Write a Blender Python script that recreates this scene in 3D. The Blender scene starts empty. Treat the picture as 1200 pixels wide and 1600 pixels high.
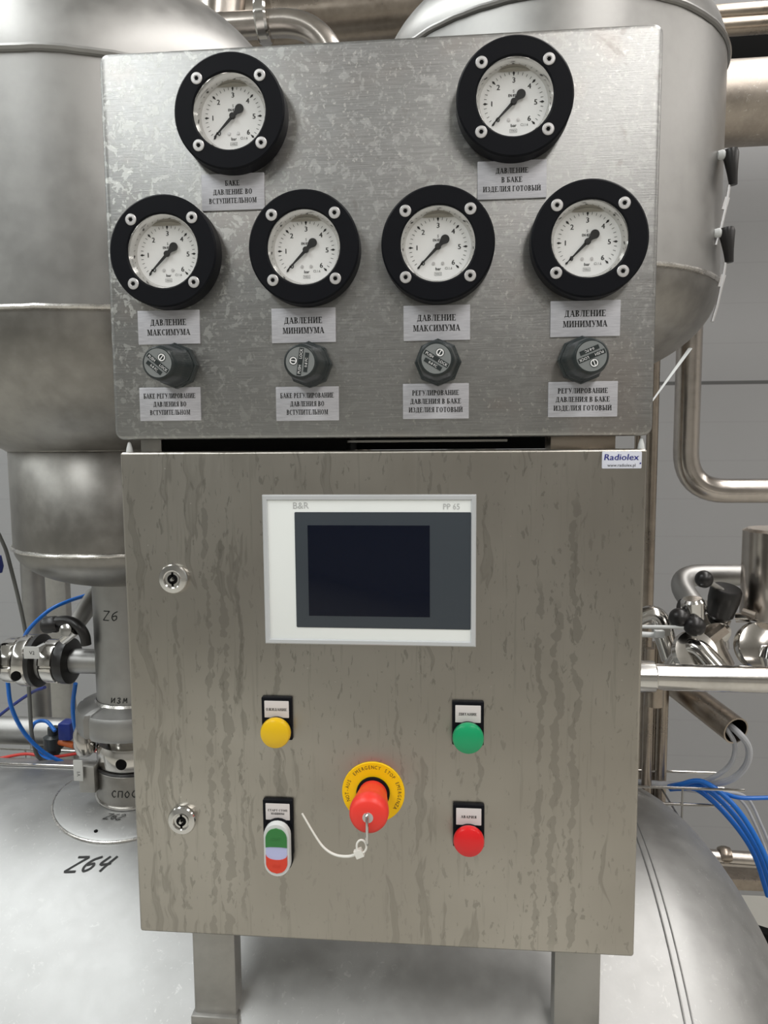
import bpy, bmesh, math, random
from mathutils import Vector, Matrix
PI = math.pi
C = bpy.context.scene.collection
# ------------------------------------------------------------------ camera, world, lamps, exposure
# every coordinate below is metres from the cabinet's lower front edge (x right, y away, z up);
# that edge stands ZO above the hall floor
ZO = 1.25
CAM = Vector((.0694, -.6959, .5067))
PITCH, YAW, ROLL, FPX = .0982, .0884, .0078, 1155.0
RM = (Matrix.Rotation(YAW, 3, 'Z') @ Matrix.Rotation(-PITCH, 3, 'X') @ Matrix.Rotation(ROLL, 3, 'Y'))
cd = bpy.data.cameras.new('camera'); co = bpy.data.objects.new('camera', cd); C.objects.link(co)
bas = Matrix((RM.col[0], RM.col[2], -RM.col[1])).transposed()
co.matrix_world = Matrix.Translation(CAM + Vector((0, 0, ZO))) @ bas.to_4x4()
cd.sensor_fit = 'VERTICAL'; cd.sensor_height = 36; cd.lens = 36 * FPX / 1600; cd.clip_start = .02
bpy.context.scene.camera = co
def at(px, py, Y):                                   # a point of the hall at depth Y, in metres
    d = RM @ Vector(((px - 600) / FPX, 1, (800 - py) / FPX))
    return CAM + d * ((Y - CAM.y) / d.y)

w = bpy.data.worlds.new('world'); bpy.context.scene.world = w; w.use_nodes = True
w.node_tree.nodes['Background'].inputs[0].default_value = (.8, .85, .9, 1)
w.node_tree.nodes['Background'].inputs[1].default_value = .3
def lamp(name, x, y, z, sx, sy, power, col=(1, .97, .93)):
    l = bpy.data.lights.new(name, 'AREA'); l.shape = 'RECTANGLE'; l.size = sx; l.size_y = sy; l.energy = power; l.color = col
    o = bpy.data.objects.new(name, l); C.objects.link(o); o.location = (x, y, z + ZO)
    return o
for lx, pw, lc in ((-6.2, 165, (.95, 1, 1)), (-2.2, 165, (.97, 1, 1)), (1.85, 170, (1, .97, .94)), (6.0, 165, (1, .96, .92))):
    lamp('hall_lamp', lx, -1.6, 3.62, .9, 7.6, pw, lc)
vs = bpy.context.scene.view_settings
vs.view_transform = 'Standard'; vs.look = 'None'; vs.gamma = 1; vs.use_curve_mapping = False; vs.exposure = 0.18
bpy.context.scene.cycles.use_denoising = True
bpy.context.scene.cycles.max_bounces = 8

# ------------------------------------------------------------------ materials
class NT:
    def __init__(s, name):
        s.m = bpy.data.materials.new(name); s.m.use_nodes = True
        s.t = s.m.node_tree; s.b = s.t.nodes['Principled BSDF']
    def n(s, typ, **kw):
        nd = s.t.nodes.new(typ)
        for k, v in kw.items():
            if hasattr(nd, k) and k not in ('Scale',): setattr(nd, k, v)
            else: nd.inputs[k].default_value = v
        return nd
    def l(s, a, b): s.t.links.new(a, b)
    def coord(s, scale=(1, 1, 1), rot=(0, 0, 0)):
        tc = s.n('ShaderNodeTexCoord'); mp = s.n('ShaderNodeMapping')
        mp.inputs['Scale'].default_value = scale; mp.inputs['Rotation'].default_value = rot
        s.l(tc.outputs['Object'], mp.inputs['Vector']); return mp.outputs[0]
    def noise(s, vec, scale, detail=3, rough=.55, dist=0):
        nd = s.n('ShaderNodeTexNoise'); nd.inputs['Scale'].default_value = scale
        nd.inputs['Detail'].default_value = detail; nd.inputs['Roughness'].default_value = rough
        nd.inputs['Distortion'].default_value = dist; s.l(vec, nd.inputs['Vector']); return nd.outputs['Fac']
    def voro(s, vec, scale, feature='F1'):
        nd = s.n('ShaderNodeTexVoronoi'); nd.feature = feature; nd.inputs['Scale'].default_value = scale
        s.l(vec, nd.inputs['Vector']); return nd.outputs['Distance']
    def rng(s, v, a, b, c=0, d=1):
        nd = s.n('ShaderNodeMapRange'); nd.interpolation_type = 'SMOOTHSTEP'
        for i, x in zip((1, 2, 3, 4), (a, b, c, d)): nd.inputs[i].default_value = x
        s.l(v, nd.inputs[0]); return nd.outputs[0]
    def mul(s, a, b, op='MULTIPLY'):
        nd = s.n('ShaderNodeMath'); nd.operation = op
        for i, v in enumerate((a, b)):
            if isinstance(v, (int, float)): nd.inputs[i].default_value = v
            else: s.l(v, nd.inputs[i])
        return nd.outputs[0]
    def mix(s, f, a, b):
        nd = s.n('ShaderNodeMix'); nd.data_type = 'RGBA'
        if isinstance(f, (int, float)): nd.inputs[0].default_value = f
        else: s.l(f, nd.inputs[0])
        for i, v in ((6, a), (7, b)):
            if isinstance(v, tuple): nd.inputs[i].default_value = (*v, 1)
            else: s.l(v, nd.inputs[i])
        return nd.outputs[2]
    def bump(s, h, strength, dist=.001):
        nd = s.n('ShaderNodeBump'); nd.inputs['Strength'].default_value = strength; nd.inputs['Distance'].default_value = dist
        s.l(h, nd.inputs['Height']); s.l(nd.outputs[0], s.b.inputs['Normal'])

def plain(name, col, rough=.5, metal=0, spec=.5, coat=0, emis=None):
    t = NT(name); b = t.b
    b.inputs['Base Color'].default_value = (*col, 1); b.inputs['Roughness'].default_value = rough
    b.inputs['Metallic'].default_value = metal; b.inputs['Specular IOR Level'].default_value = spec
    b.inputs['Coat Weight'].default_value = coat
    return t.m
def steel(name, col, rough, var=.05, scale=6, bump=0, bscale=(1, 1, 1), spots=0, light=(.8, .8, .78)):
    t = NT(name); v = t.coord()
    n1 = t.noise(v, scale, 4); n2 = t.noise(v, scale * 9, 3)
    f = t.mul(t.mul(n1, .7), t.mul(n2, .3), 'ADD')
    dark = tuple(c * (1 - var * 2.6) for c in col); lite = tuple(min(1, c * (1 + var * 2)) for c in col)
    colr = t.mix(t.rng(f, .35, .65), dark, lite)
    if spots:
        sp = t.mul(t.rng(t.noise(v, 90, 4, .7, 1.5), .60, .66), t.rng(n1, .45, .6))
        colr = t.mix(t.mul(sp, spots), colr, light)
    t.l(colr, t.b.inputs['Base Color']); t.b.inputs['Metallic'].default_value = 1
    t.l(t.rng(f, .3, .7, rough * .85, rough * 1.15), t.b.inputs['Roughness'])
    if bump:
        vb = t.coord(bscale); t.bump(t.noise(vb, 60, 3), bump, .0006)
    return t.m

def gauge_steel():                                   # sheet with a horizontal grain and dried mineral drops
    t = NT('gauge_sheet_steel'); v = t.coord(); vg = t.coord((6, 6, 260))
    grain = t.noise(vg, 5, 4, .7)
    cloud = t.noise(v, 7, 3, .6, .4)
    base = t.mix(t.rng(grain, .25, .75), (.285, .286, .281), (.38, .38, .373))
    base = t.mix(t.rng(cloud, .52, .68, 0, .5), base, (.36, .325, .30))
    # drop marks: warped patches with paler rims, thick on the left and along the top
    sep = t.n('ShaderNodeSeparateXYZ'); t.l(v, sep.inputs[0])
    left = t.rng(sep.outputs['X'], -.25, -.02, 1, .25)
    low = t.rng(sep.outputs['Z'], .02, .22, .35, 1)
    dens = t.mul(left, low)
    wv = t.n('ShaderNodeVectorMath'); wv.operation = 'ADD'
    nn = t.n('ShaderNodeTexNoise'); nn.inputs['Scale'].default_value = 60; t.l(v, nn.inputs['Vector'])
    sc = t.n('ShaderNodeVectorMath'); sc.operation = 'SCALE'; sc.inputs['Scale'].default_value = .018; t.l(nn.outputs['Color'], sc.inputs[0])
    t.l(v, wv.inputs[0]); t.l(sc.outputs[0], wv.inputs[1])
    p = t.noise(wv.outputs[0], 105, 4, .6)
    patch = t.mul(t.rng(p, .545, .60), 1.0)
    rim = t.mul(t.rng(p, .52, .545), t.rng(p, .545, .575, 1, 0))
    vo = t.rng(t.voro(wv.outputs[0], 120), .16, .24, 1, 0)
    mk = t.mul(t.mul(t.mul(patch, .75), t.mul(vo, .6), 'ADD'), dens)
    base = t.mix(t.mul(mk, .68), base, (.80, .81, .78))
    base = t.mix(t.mul(rim, t.mul(dens, .6)), base, (.30, .30, .28))
    fs = t.mul(t.rng(t.noise(v, 260, 3, .6), .60, .68), t.rng(cloud, .40, .58, .35, .9))
    base = t.mix(t.mul(fs, .42), base, (.70, .68, .65))
    bl = t.mul(t.rng(t.noise(v, 26, 4, .65, .8), .60, .70), t.rng(sep.outputs['X'], -.15, .05, .2, .8))
    base = t.mix(t.mul(bl, .6), base, (.22, .205, .19))
    t.l(base, t.b.inputs['Base Color']); t.b.inputs['Metallic'].default_value = 1
    r = t.mul(t.rng(grain, .2, .8, .33, .42), t.mul(mk, .2), 'ADD')
    t.l(r, t.b.inputs['Roughness'])
    t.bump(grain, .25, .0004)
    return t.m
def door_steel():                                    # duller sheet with runs and drips
    t = NT('cabinet_sheet_steel'); v = t.coord(); vs_ = t.coord((150, 60, 7)); vb = t.coord((22, 10, 2.3))
    cloud = t.noise(v, 5, 3, .5, .3)
    base = t.mix(t.rng(cloud, .35, .7), (.41, .385, .345), (.50, .475, .43))
    wv = t.n('ShaderNodeVectorMath'); wv.operation = 'ADD'
    nn = t.n('ShaderNodeTexNoise'); nn.inputs['Scale'].default_value = 14; t.l(v, nn.inputs['Vector'])
    sc = t.n('ShaderNodeVectorMath'); sc.operation = 'MULTIPLY'; sc.inputs[1].default_value = (.9, .4, .3); t.l(nn.outputs['Color'], sc.inputs[0])
    t.l(vb, wv.inputs[0]); t.l(sc.outputs[0], wv.inputs[1])
    runs = t.noise(wv.outputs[0], 1.25, 4, .6)
    rm_ = t.rng(runs, .60, .635)
    edge = t.mul(t.rng(runs, .575, .60), t.rng(runs, .60, .63, 1, 0))
    vd = t.coord((135, 60, 46))
    d = t.noise(vd, 1.3, 3, .6, .5)
    dm = t.mul(t.rng(d, .60, .65), t.rng(cloud, .4, .55, .45, 1))
    fine = t.noise(vs_, 1.2, 4, .65)
    fm = t.rng(fine, .58, .68, 0, .5)
    base = t.mix(t.mul(rm_, .5), base, (.30, .285, .25))
    base = t.mix(t.mul(edge, .5), base, (.27, .255, .225))
    base = t.mix(t.mul(dm, .55), base, (.26, .25, .22))
    base = t.mix(t.mul(fm, .55), base, (.29, .275, .24))
    sp = t.rng(t.voro(v, 60), .03, .05, 1, 0)
    base = t.mix(t.mul(sp, t.rng(cloud, .5, .62, 0, .5)), base, (.8, .8, .76))
    sep = t.n('ShaderNodeSeparateXYZ'); t.l(v, sep.inputs[0])
    wx = t.mul(t.mul(t.noise(t.coord((9, 1, 22)), 1, 3, .6), .5, 'SUBTRACT'), .026)
    xx = t.mul(sep.outputs['X'], wx, 'ADD'); wn = t.noise(t.coord((30, 1, 45)), 1, 3, .65)
    tot = None                                       # long runs: x, widest half width, from height, down to height
    for (rx, rw, za, zb) in ((-.168, .0040, .60, .16), (-.152, .0055, .57, .02), (-.136, .0030, .56, .20), (-.098, .0042, .46, .20), (.050, .0032, .655, .62), (.155, .0038, .52, .05), (.170, .0050, .50, .18), (.188, .0045, .60, .08), (.098, .0030, .36, .27), (.02, .0020, .42, .30), (-.20, .0024, .50, .1)):
        dd = t.mul(t.mul(xx, rx, 'SUBTRACT'), 0, 'ADD'); ab = t.mul(dd, 0, 'ABSOLUTE')
        wv2 = t.mul(t.rng(wn, .32, .62, -.15, 1), rw)
        k = t.rng(t.mul(ab, wv2, 'SUBTRACT'), -.0006, .0004, 1, 0)
        k = t.mul(k, t.mul(t.rng(sep.outputs['Z'], zb - .03, zb), t.rng(sep.outputs['Z'], za, za + .02, 1, 0)))
        tot = k if tot is None else t.mul(tot, k, 'MAXIMUM')
    base = t.mix(t.mul(tot, .42), base, (.25, .238, .21))
    t.l(base, t.b.inputs['Base Color']); t.b.inputs['Metallic'].default_value = 1
    t.l(t.mul(t.rng(fine, .2, .8, .30, .36), t.mul(rm_, .06), 'ADD'), t.b.inputs['Roughness'])
    t.b.inputs['Anisotropic'].default_value = 0.6
    return t.m
def pane():
    t = NT('gauge_glass'); nt = t.t
    tr = t.n('ShaderNodeBsdfTransparent'); gl = t.n('ShaderNodeBsdfGlossy'); gl.inputs['Roughness'].default_value = .03
    fr = t.n('ShaderNodeLayerWeight'); fr.inputs['Blend'].default_value = .25
    mx = t.n('ShaderNodeMixShader'); t.l(t.rng(fr.outputs['Facing'], 0, 1, .015, .30), mx.inputs[0]); t.l(tr.outputs[0], mx.inputs[1]); t.l(gl.outputs[0], mx.inputs[2])
    t.l(mx.outputs[0], nt.nodes['Material Output'].inputs[0]); return t.m
def wall_mat():                                      # sandwich panels with dark horizontal joints
    t = NT('wall_panels'); tc = t.n('ShaderNodeTexCoord'); sep = t.n('ShaderNodeSeparateXYZ'); t.l(tc.outputs['Object'], sep.inputs[0])
    z = t.mul(sep.outputs['Z'], .42, 'ADD')
    fr = t.mul(t.mul(z, 1 / 1.12), 1.0, 'FRACT') if False else None
    md = t.n('ShaderNodeMath'); md.operation = 'PINGPONG'; md.inputs[1].default_value = .56; t.l(z, md.inputs[0])
    g = t.rng(md.outputs[0], .004, .009, 1, 0)
    m2 = t.n('ShaderNodeMath'); m2.operation = 'PINGPONG'; m2.inputs[1].default_value = .07; t.l(z, m2.inputs[0])
    g2 = t.rng(m2.outputs[0], .002, .004, .12, 0)
    base = t.mix(g, t.mix(g2, (.33, .33, .335), (.2, .2, .2)), (.10, .10, .10))
    t.l(base, t.b.inputs['Base Color']); t.b.inputs['Roughness'].default_value = .55
    return t.m

M = dict(
    gauge=gauge_steel(), door=door_steel(),
    vessel=steel('vessel_satin_steel', (.375, .37, .36), .44, .05, 4, .25),
    vessel_shaded=steel('shaded_satin_steel', (.325, .312, .292), .40, .09, 5, .2),  # vessel steel darkened, the dim floor reflection put into its colour
    tank=steel('tank_satin_steel', (.40, .40, .395), .50, .045, 5, .25, spots=.25),
    weld=steel('weld_bead', (.62, .60, .57), .28, .06, 40, .5),
    pipe=steel('satin_pipe_steel', (.50, .46, .42), .24, .05, 8),
    brown=steel('dull_pipe_steel', (.36, .31, .26), .30, .06, 8),
    polish=steel('polished_steel', (.62, .60, .57), .13, .04, 12),
    insul=steel('jacket_steel', (.40, .355, .31), .42, .06, 14, .4, spots=.6),
    leg=steel('leg_steel', (.44, .43, .41), .52, .05, 8),
    chrome=plain('chrome', (.66, .65, .63), .14, 1),
    zinc=plain('zinc_screw', (.66, .65, .65), .42, .75),
    black=plain('black_plastic', (.004, .0045, .007), .5, spec=.14),
    rubber=plain('black_rubber', (.014, .013, .013), .35),
    black_and_shade=plain('flat_black_and_shade', (.006, .006, .006), .9, spec=.1),  # flat black for dark parts, and painted shade in holes and gaps
    slate=plain('slate_plastic', (.024, .031, .032), .36),
    slate_face=plain('grey_cap_face', (.21, .225, .225), .5),
    dial=plain('dial_white', (.93, .935, .93), .6),
    ink=plain('black_ink', (.012, .012, .012), .6),
    greyink=plain('worn_grey_ink', (.50, .51, .51), .6),
    white=plain('white_print', (.85, .85, .85), .5),
    plate=None,
    glass=pane(),
    gap=plain('gauge_bubble', (.42, .40, .35), .35),
    bezel=plain('silver_bezel', (.62, .64, .66), .35, .3),
    overlay=plain('white_overlay', (.87, .90, .885), .42),
    overlay_d=plain('dark_overlay', (.040, .050, .062), .34),
    lcd=plain('screen_off', (.002, .004, .013), .10, spec=.25),
    yellow=plain('yellow_lens', (.80, .50, .005), .28, coat=.1),
    green=plain('green_lens', (.005, .33, .13), .28, coat=.1),
    red=plain('red_lens', (.72, .012, .015), .28, coat=.1),
    mush=plain('red_mushroom', (.86, .045, .030), .38),
    ering=plain('yellow_ring', (.95, .60, .002), .5, spec=.3),
    tie=plain('white_nylon', (.80, .79, .74), .4),
    gbtn=plain('green_push', (.03, .20, .045), .35), rbtn=plain('red_push', (.70, .05, .02), .35), lbtn=plain('lilac_window', (.50, .53, .80), .3),
    rim=plain('pale_grey_plastic', (.68, .70, .70), .35),
    blue=plain('blue_hose', (.01, .16, .62), .3), navy=plain('navy_hose', (.012, .03, .22), .35),
    grey=plain('grey_cable', (.46, .47, .50), .4), darkcab=plain('dark_cable', (.10, .10, .09), .5),
    redc=plain('red_cable', (.55, .03, .02), .4), orange=plain('orange_plastic', (.60, .14, .03), .4),
    wall=wall_mat(), floor=steel('x', (.4, .4, .4), .4), ceil=plain('ceiling_grey', (.62, .62, .61), .8), wall2=plain('hall_wall', (.52, .51, .49), .7),
    sticker=plain('sticker_white', (.72, .74, .84), .35), bluei=plain('sticker_blue', (.015, .02, .22), .5),
    tag=plain('tag_plastic', (.55, .55, .53), .4), insert=plain('paper_insert', (.66, .62, .61), .6),
)
def plate_mat():
    t = NT('aluminium_label'); v = t.coord((30, 30, 400)); g = t.noise(v, 3, 3)
    t.l(t.mix(t.rng(g, .3, .7), (.50, .50, .535), (.60, .60, .635)), t.b.inputs['Base Color'])
    t.b.inputs['Metallic'].default_value = .25; t.b.inputs['Roughness'].default_value = .45; return t.m
M['plate'] = plate_mat()
def floor_mat():
    t = NT('hall_floor'); v = t.coord(); n = t.noise(v, 3, 4)
    t.l(t.mix(n, (.42, .41, .37), (.52, .50, .46)), t.b.inputs['Base Color']); t.b.inputs['Roughness'].default_value = .45; return t.m
M['floor'] = floor_mat()

# ------------------------------------------------------------------ mesh helpers
def catmull(pts, n=8):
    P = [Vector(p) for p in pts]; out = []
    P = [P[0] * 2 - P[1]] + P + [P[-1] * 2 - P[-2]]
    for i in range(1, len(P) - 2):
        a, b, c, d = P[i - 1:i + 3]
        for k in range(n):
            t = k / n
            out.append(.5 * ((2 * b) + (c - a) * t + (2 * a - 5 * b + 4 * c - d) * t * t + (3 * b - a - 3 * c + d) * t ** 3))
    out.append(P[-2]); return out
def fillet(pts, r, n=8):                             # polyline with its corners rounded
    P = [Vector(p) for p in pts]; out = [P[0]]
    for i in range(1, len(P) - 1):
        a = (P[i - 1] - P[i]); b = (P[i + 1] - P[i]); rr = min(r, a.length * .49, b.length * .49)
        s = P[i] + a.normalized() * rr; e = P[i] + b.normalized() * rr
        for k in range(n + 1):
            t = k / n; out.append(s * (1 - t) ** 2 + P[i] * 2 * t * (1 - t) + e * t * t)
    out.append(P[-1]); return out
def basis(ax):
    ax = Vector(ax).normalized(); u = ax.cross(Vector((0, 0, 1)))
    if u.length < 1e-4: u = Vector((1, 0, 0))
    u.normalize(); return ax, u, ax.cross(u)
class MB:
    def __init__(s): s.bm = bmesh.new()
    def box(s, x0, x1, y0, y1, z0, z1, bev=0, seg=2, rot=None):
        r = bmesh.ops.create_cube(s.bm, size=1); vs_ = r['verts']
        for v in vs_: v.co = Vector(((x0 + x1) / 2 + v.co.x * (x1 - x0), (y0 + y1) / 2 + v.co.y * (y1 - y0), (z0 + z1) / 2 + v.co.z * (z1 - z0)))
        if bev:
            es = list({e for v in vs_ for e in v.link_edges})
            bmesh.ops.bevel(s.bm, geom=es, offset=bev, segments=seg, affect='EDGES', profile=.5)
        return s
    def obox(s, c, ax, up, l, wd, h):                # oriented box, ax = length axis
        ax = Vector(ax).normalized(); up = Vector(up); sd = ax.cross(up).normalized(); up = sd.cross(ax).normalized(); c = Vector(c); vv = []
        for i in (-.5, .5):
            for j in (-.5, .5):
                for k in (-.5, .5): vv.append(s.bm.verts.new(c + ax * l * i + sd * wd * j + up * h * k))
        for f in ((0, 1, 3, 2), (4, 6, 7, 5), (0, 4, 5, 1), (2, 3, 7, 6), (0, 2, 6, 4), (1, 5, 7, 3)): s.bm.faces.new([vv[i] for i in f])
        return s
    def lathe(s, prof, c, ax=(0, -1, 0), seg=48, fn=None, cap=True):    # prof: (radius, distance along ax)
        a, u, v = basis(ax); c = Vector(c); rows = []
        for r, h in prof:
            if r < 1e-6: rows.append([s.bm.verts.new(c + a * h)])
            else:
                row = []
                for k in range(seg):
                    t = 2 * PI * k / seg; rr = r * (fn(t, h) if fn else 1)
                    row.append(s.bm.verts.new(c + a * h + (u * math.cos(t) + v * math.sin(t)) * rr))
                rows.append(row)
        for A, B in zip(rows, rows[1:]):
            for k in range(seg):
                k2 = (k + 1) % seg
                if len(A) == 1 and len(B) == 1: break
                if len(A) == 1: s.bm.faces.new((A[0], B[k], B[k2]))
                elif len(B) == 1: s.bm.faces.new((A[k], A[k2], B[0]))
                else: s.bm.faces.new((A[k], A[k2], B[k2], B[k]))
        if cap:
            for R_ in (rows[0], rows[-1]):
                if len(R_) > 2: s.bm.faces.new(R_)
        return s
    def tube(s, pts, r, seg=12, r2=None, cap=True, closed=False, flat=1):
        P = [Vector(p) for p in pts]; n = len(P); rows = []; prev = None
        for i in range(n):
            if closed: t = (P[(i + 1) % n] - P[i - 1]).normalized()
            else: t = (P[min(i + 1, n - 1)] - P[max(i - 1, 0)]).normalized()
            if prev is None: _, u, _ = basis(t)
            else: u = (prev - t * prev.dot(t)).normalized()
            prev = u; v = t.cross(u); rr = r if r2 is None else r + (r2 - r) * i / (n - 1)
            rows.append([s.bm.verts.new(P[i] + (u * math.cos(2 * PI * k / seg) + v * math.sin(2 * PI * k / seg) * flat) * rr) for k in range(seg)])
        pr = list(zip(rows, rows[1:])) + ([(rows[-1], rows[0])] if closed else [])
        for A, B in pr:
            for k in range(seg): s.bm.faces.new((A[k], A[(k + 1) % seg], B[(k + 1) % seg], B[k]))
        if cap and not closed: s.bm.faces.new(rows[0]); s.bm.faces.new(rows[-1])
        return s
    def loft(s, rings, cap0=True, cap1=True):
        rows = [[s.bm.verts.new(p) for p in R_] for R_ in rings]; n = len(rows[0])
        for A, B in zip(rows, rows[1:]):
            for k in range(n): s.bm.faces.new((A[k], A[(k + 1) % n], B[(k + 1) % n], B[k]))
        if cap0: s.bm.faces.new(rows[0])
        if cap1: s.bm.faces.new(rows[-1])
        return s
    def plate(s, x0, x1, z0, z1, yf, yb, rc=.002, bev=.0008):           # upright plate, face towards -y, rounded corners
        def ring(y, ins):
            r = max(rc - ins, .0002); out = []
            for cx, cz, a0 in ((x1 - ins - r, z1 - ins - r, 0), (x0 + ins + r, z1 - ins - r, 90), (x0 + ins + r, z0 + ins + r, 180), (x1 - ins - r, z0 + ins + r, 270)):
                for k in range(6): t = math.radians(a0 + 18 * k); out.append((cx + r * math.cos(t), y, cz + r * math.sin(t)))
            return out
        rs = [ring(yb, 0)] + [ring(yf + bev * (1 - math.sin(t)), bev * (1 - math.cos(t))) for t in (0, PI / 6, PI / 3, PI / 2)]
        return s.loft(rs)
    def frame(s, x0, x1, z0, z1, b, yf, yb, bl=None, bt=None):          # four-sided rim with a sloped inner edge
        bl = bl or b; bt = bt or b
        def rc(y, i): return [(x0 + i, y, z0 + i), (x1 - i, y, z0 + i), (x1 - i, y, z1 - i), (x0 + i, y, z1 - i)]
        return s.loft([rc(yb, 0), rc(yf + .001, 0), rc(yf, .001), rc(yf, b - .001), rc(yf + .002, b), rc(yb, b)], False, False)
    def poly(s, pts):
        s.bm.faces.new([s.bm.verts.new(p) for p in pts]); return s
    def addmesh(s, vf, o, u, v, sc=1):
        V_, F_ = vf; o = Vector(o); u = Vector(u); v = Vector(v)
        vv = [s.bm.verts.new(o + u * (x * sc) + v * (y * sc)) for x, y in V_]
        for f in F_:
            try: s.bm.faces.new([vv[i] for i in f])
            except ValueError: pass
        return s
ORG = {}
def finish(o, parent, org):
    C.objects.link(o); ORG[o.name] = Vector(org)
    if parent is not None: o.parent = parent; o.location = (0, 0, 0)
    else: o.location = Vector(org) + Vector((0, 0, ZO))
    return o
def part(mb, name, mat, parent=None, loc=None, label=None, sharp=32):
    org = ORG[parent.name] if parent is not None else Vector(loc or (0, 0, 0))
    for v in mb.bm.verts: v.co -= org
    bmesh.ops.recalc_face_normals(mb.bm, faces=mb.bm.faces)
    me = bpy.data.meshes.new(name); mb.bm.to_mesh(me); mb.bm.free()
    me.materials.append(M[mat])
    me.polygons.foreach_set('use_smooth', [True] * len(me.polygons)); me.set_sharp_from_angle(angle=math.radians(sharp))
    o = finish(bpy.data.objects.new(name, me), parent, org)
    if label: o['label'] = label
    return o
def thing(name, label, cat, loc, group=None):
    o = bpy.data.objects.new(name, None); o.empty_display_size = .02
    finish(o, None, loc); o['label'] = label; o['category'] = cat
    if group: o['group'] = group
    return o
def tag(o, label, cat, group=None):
    o['label'] = label; o['category'] = cat
    if group: o['group'] = group
    return o
def struct(o): o['kind'] = 'structure'; return o
def copy_tree(o, delta, label, parent=None):         # a thing with its parts, moved by delta
    c = o.copy(); C.objects.link(c); ORG[c.name] = ORG[o.name] + Vector(delta)
    if parent is None: c.location = o.location + Vector(delta); c['label'] = label
    else: c.parent = parent
    for ch in list(o.children): copy_tree(ch, delta, None, c)
    return c

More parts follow.
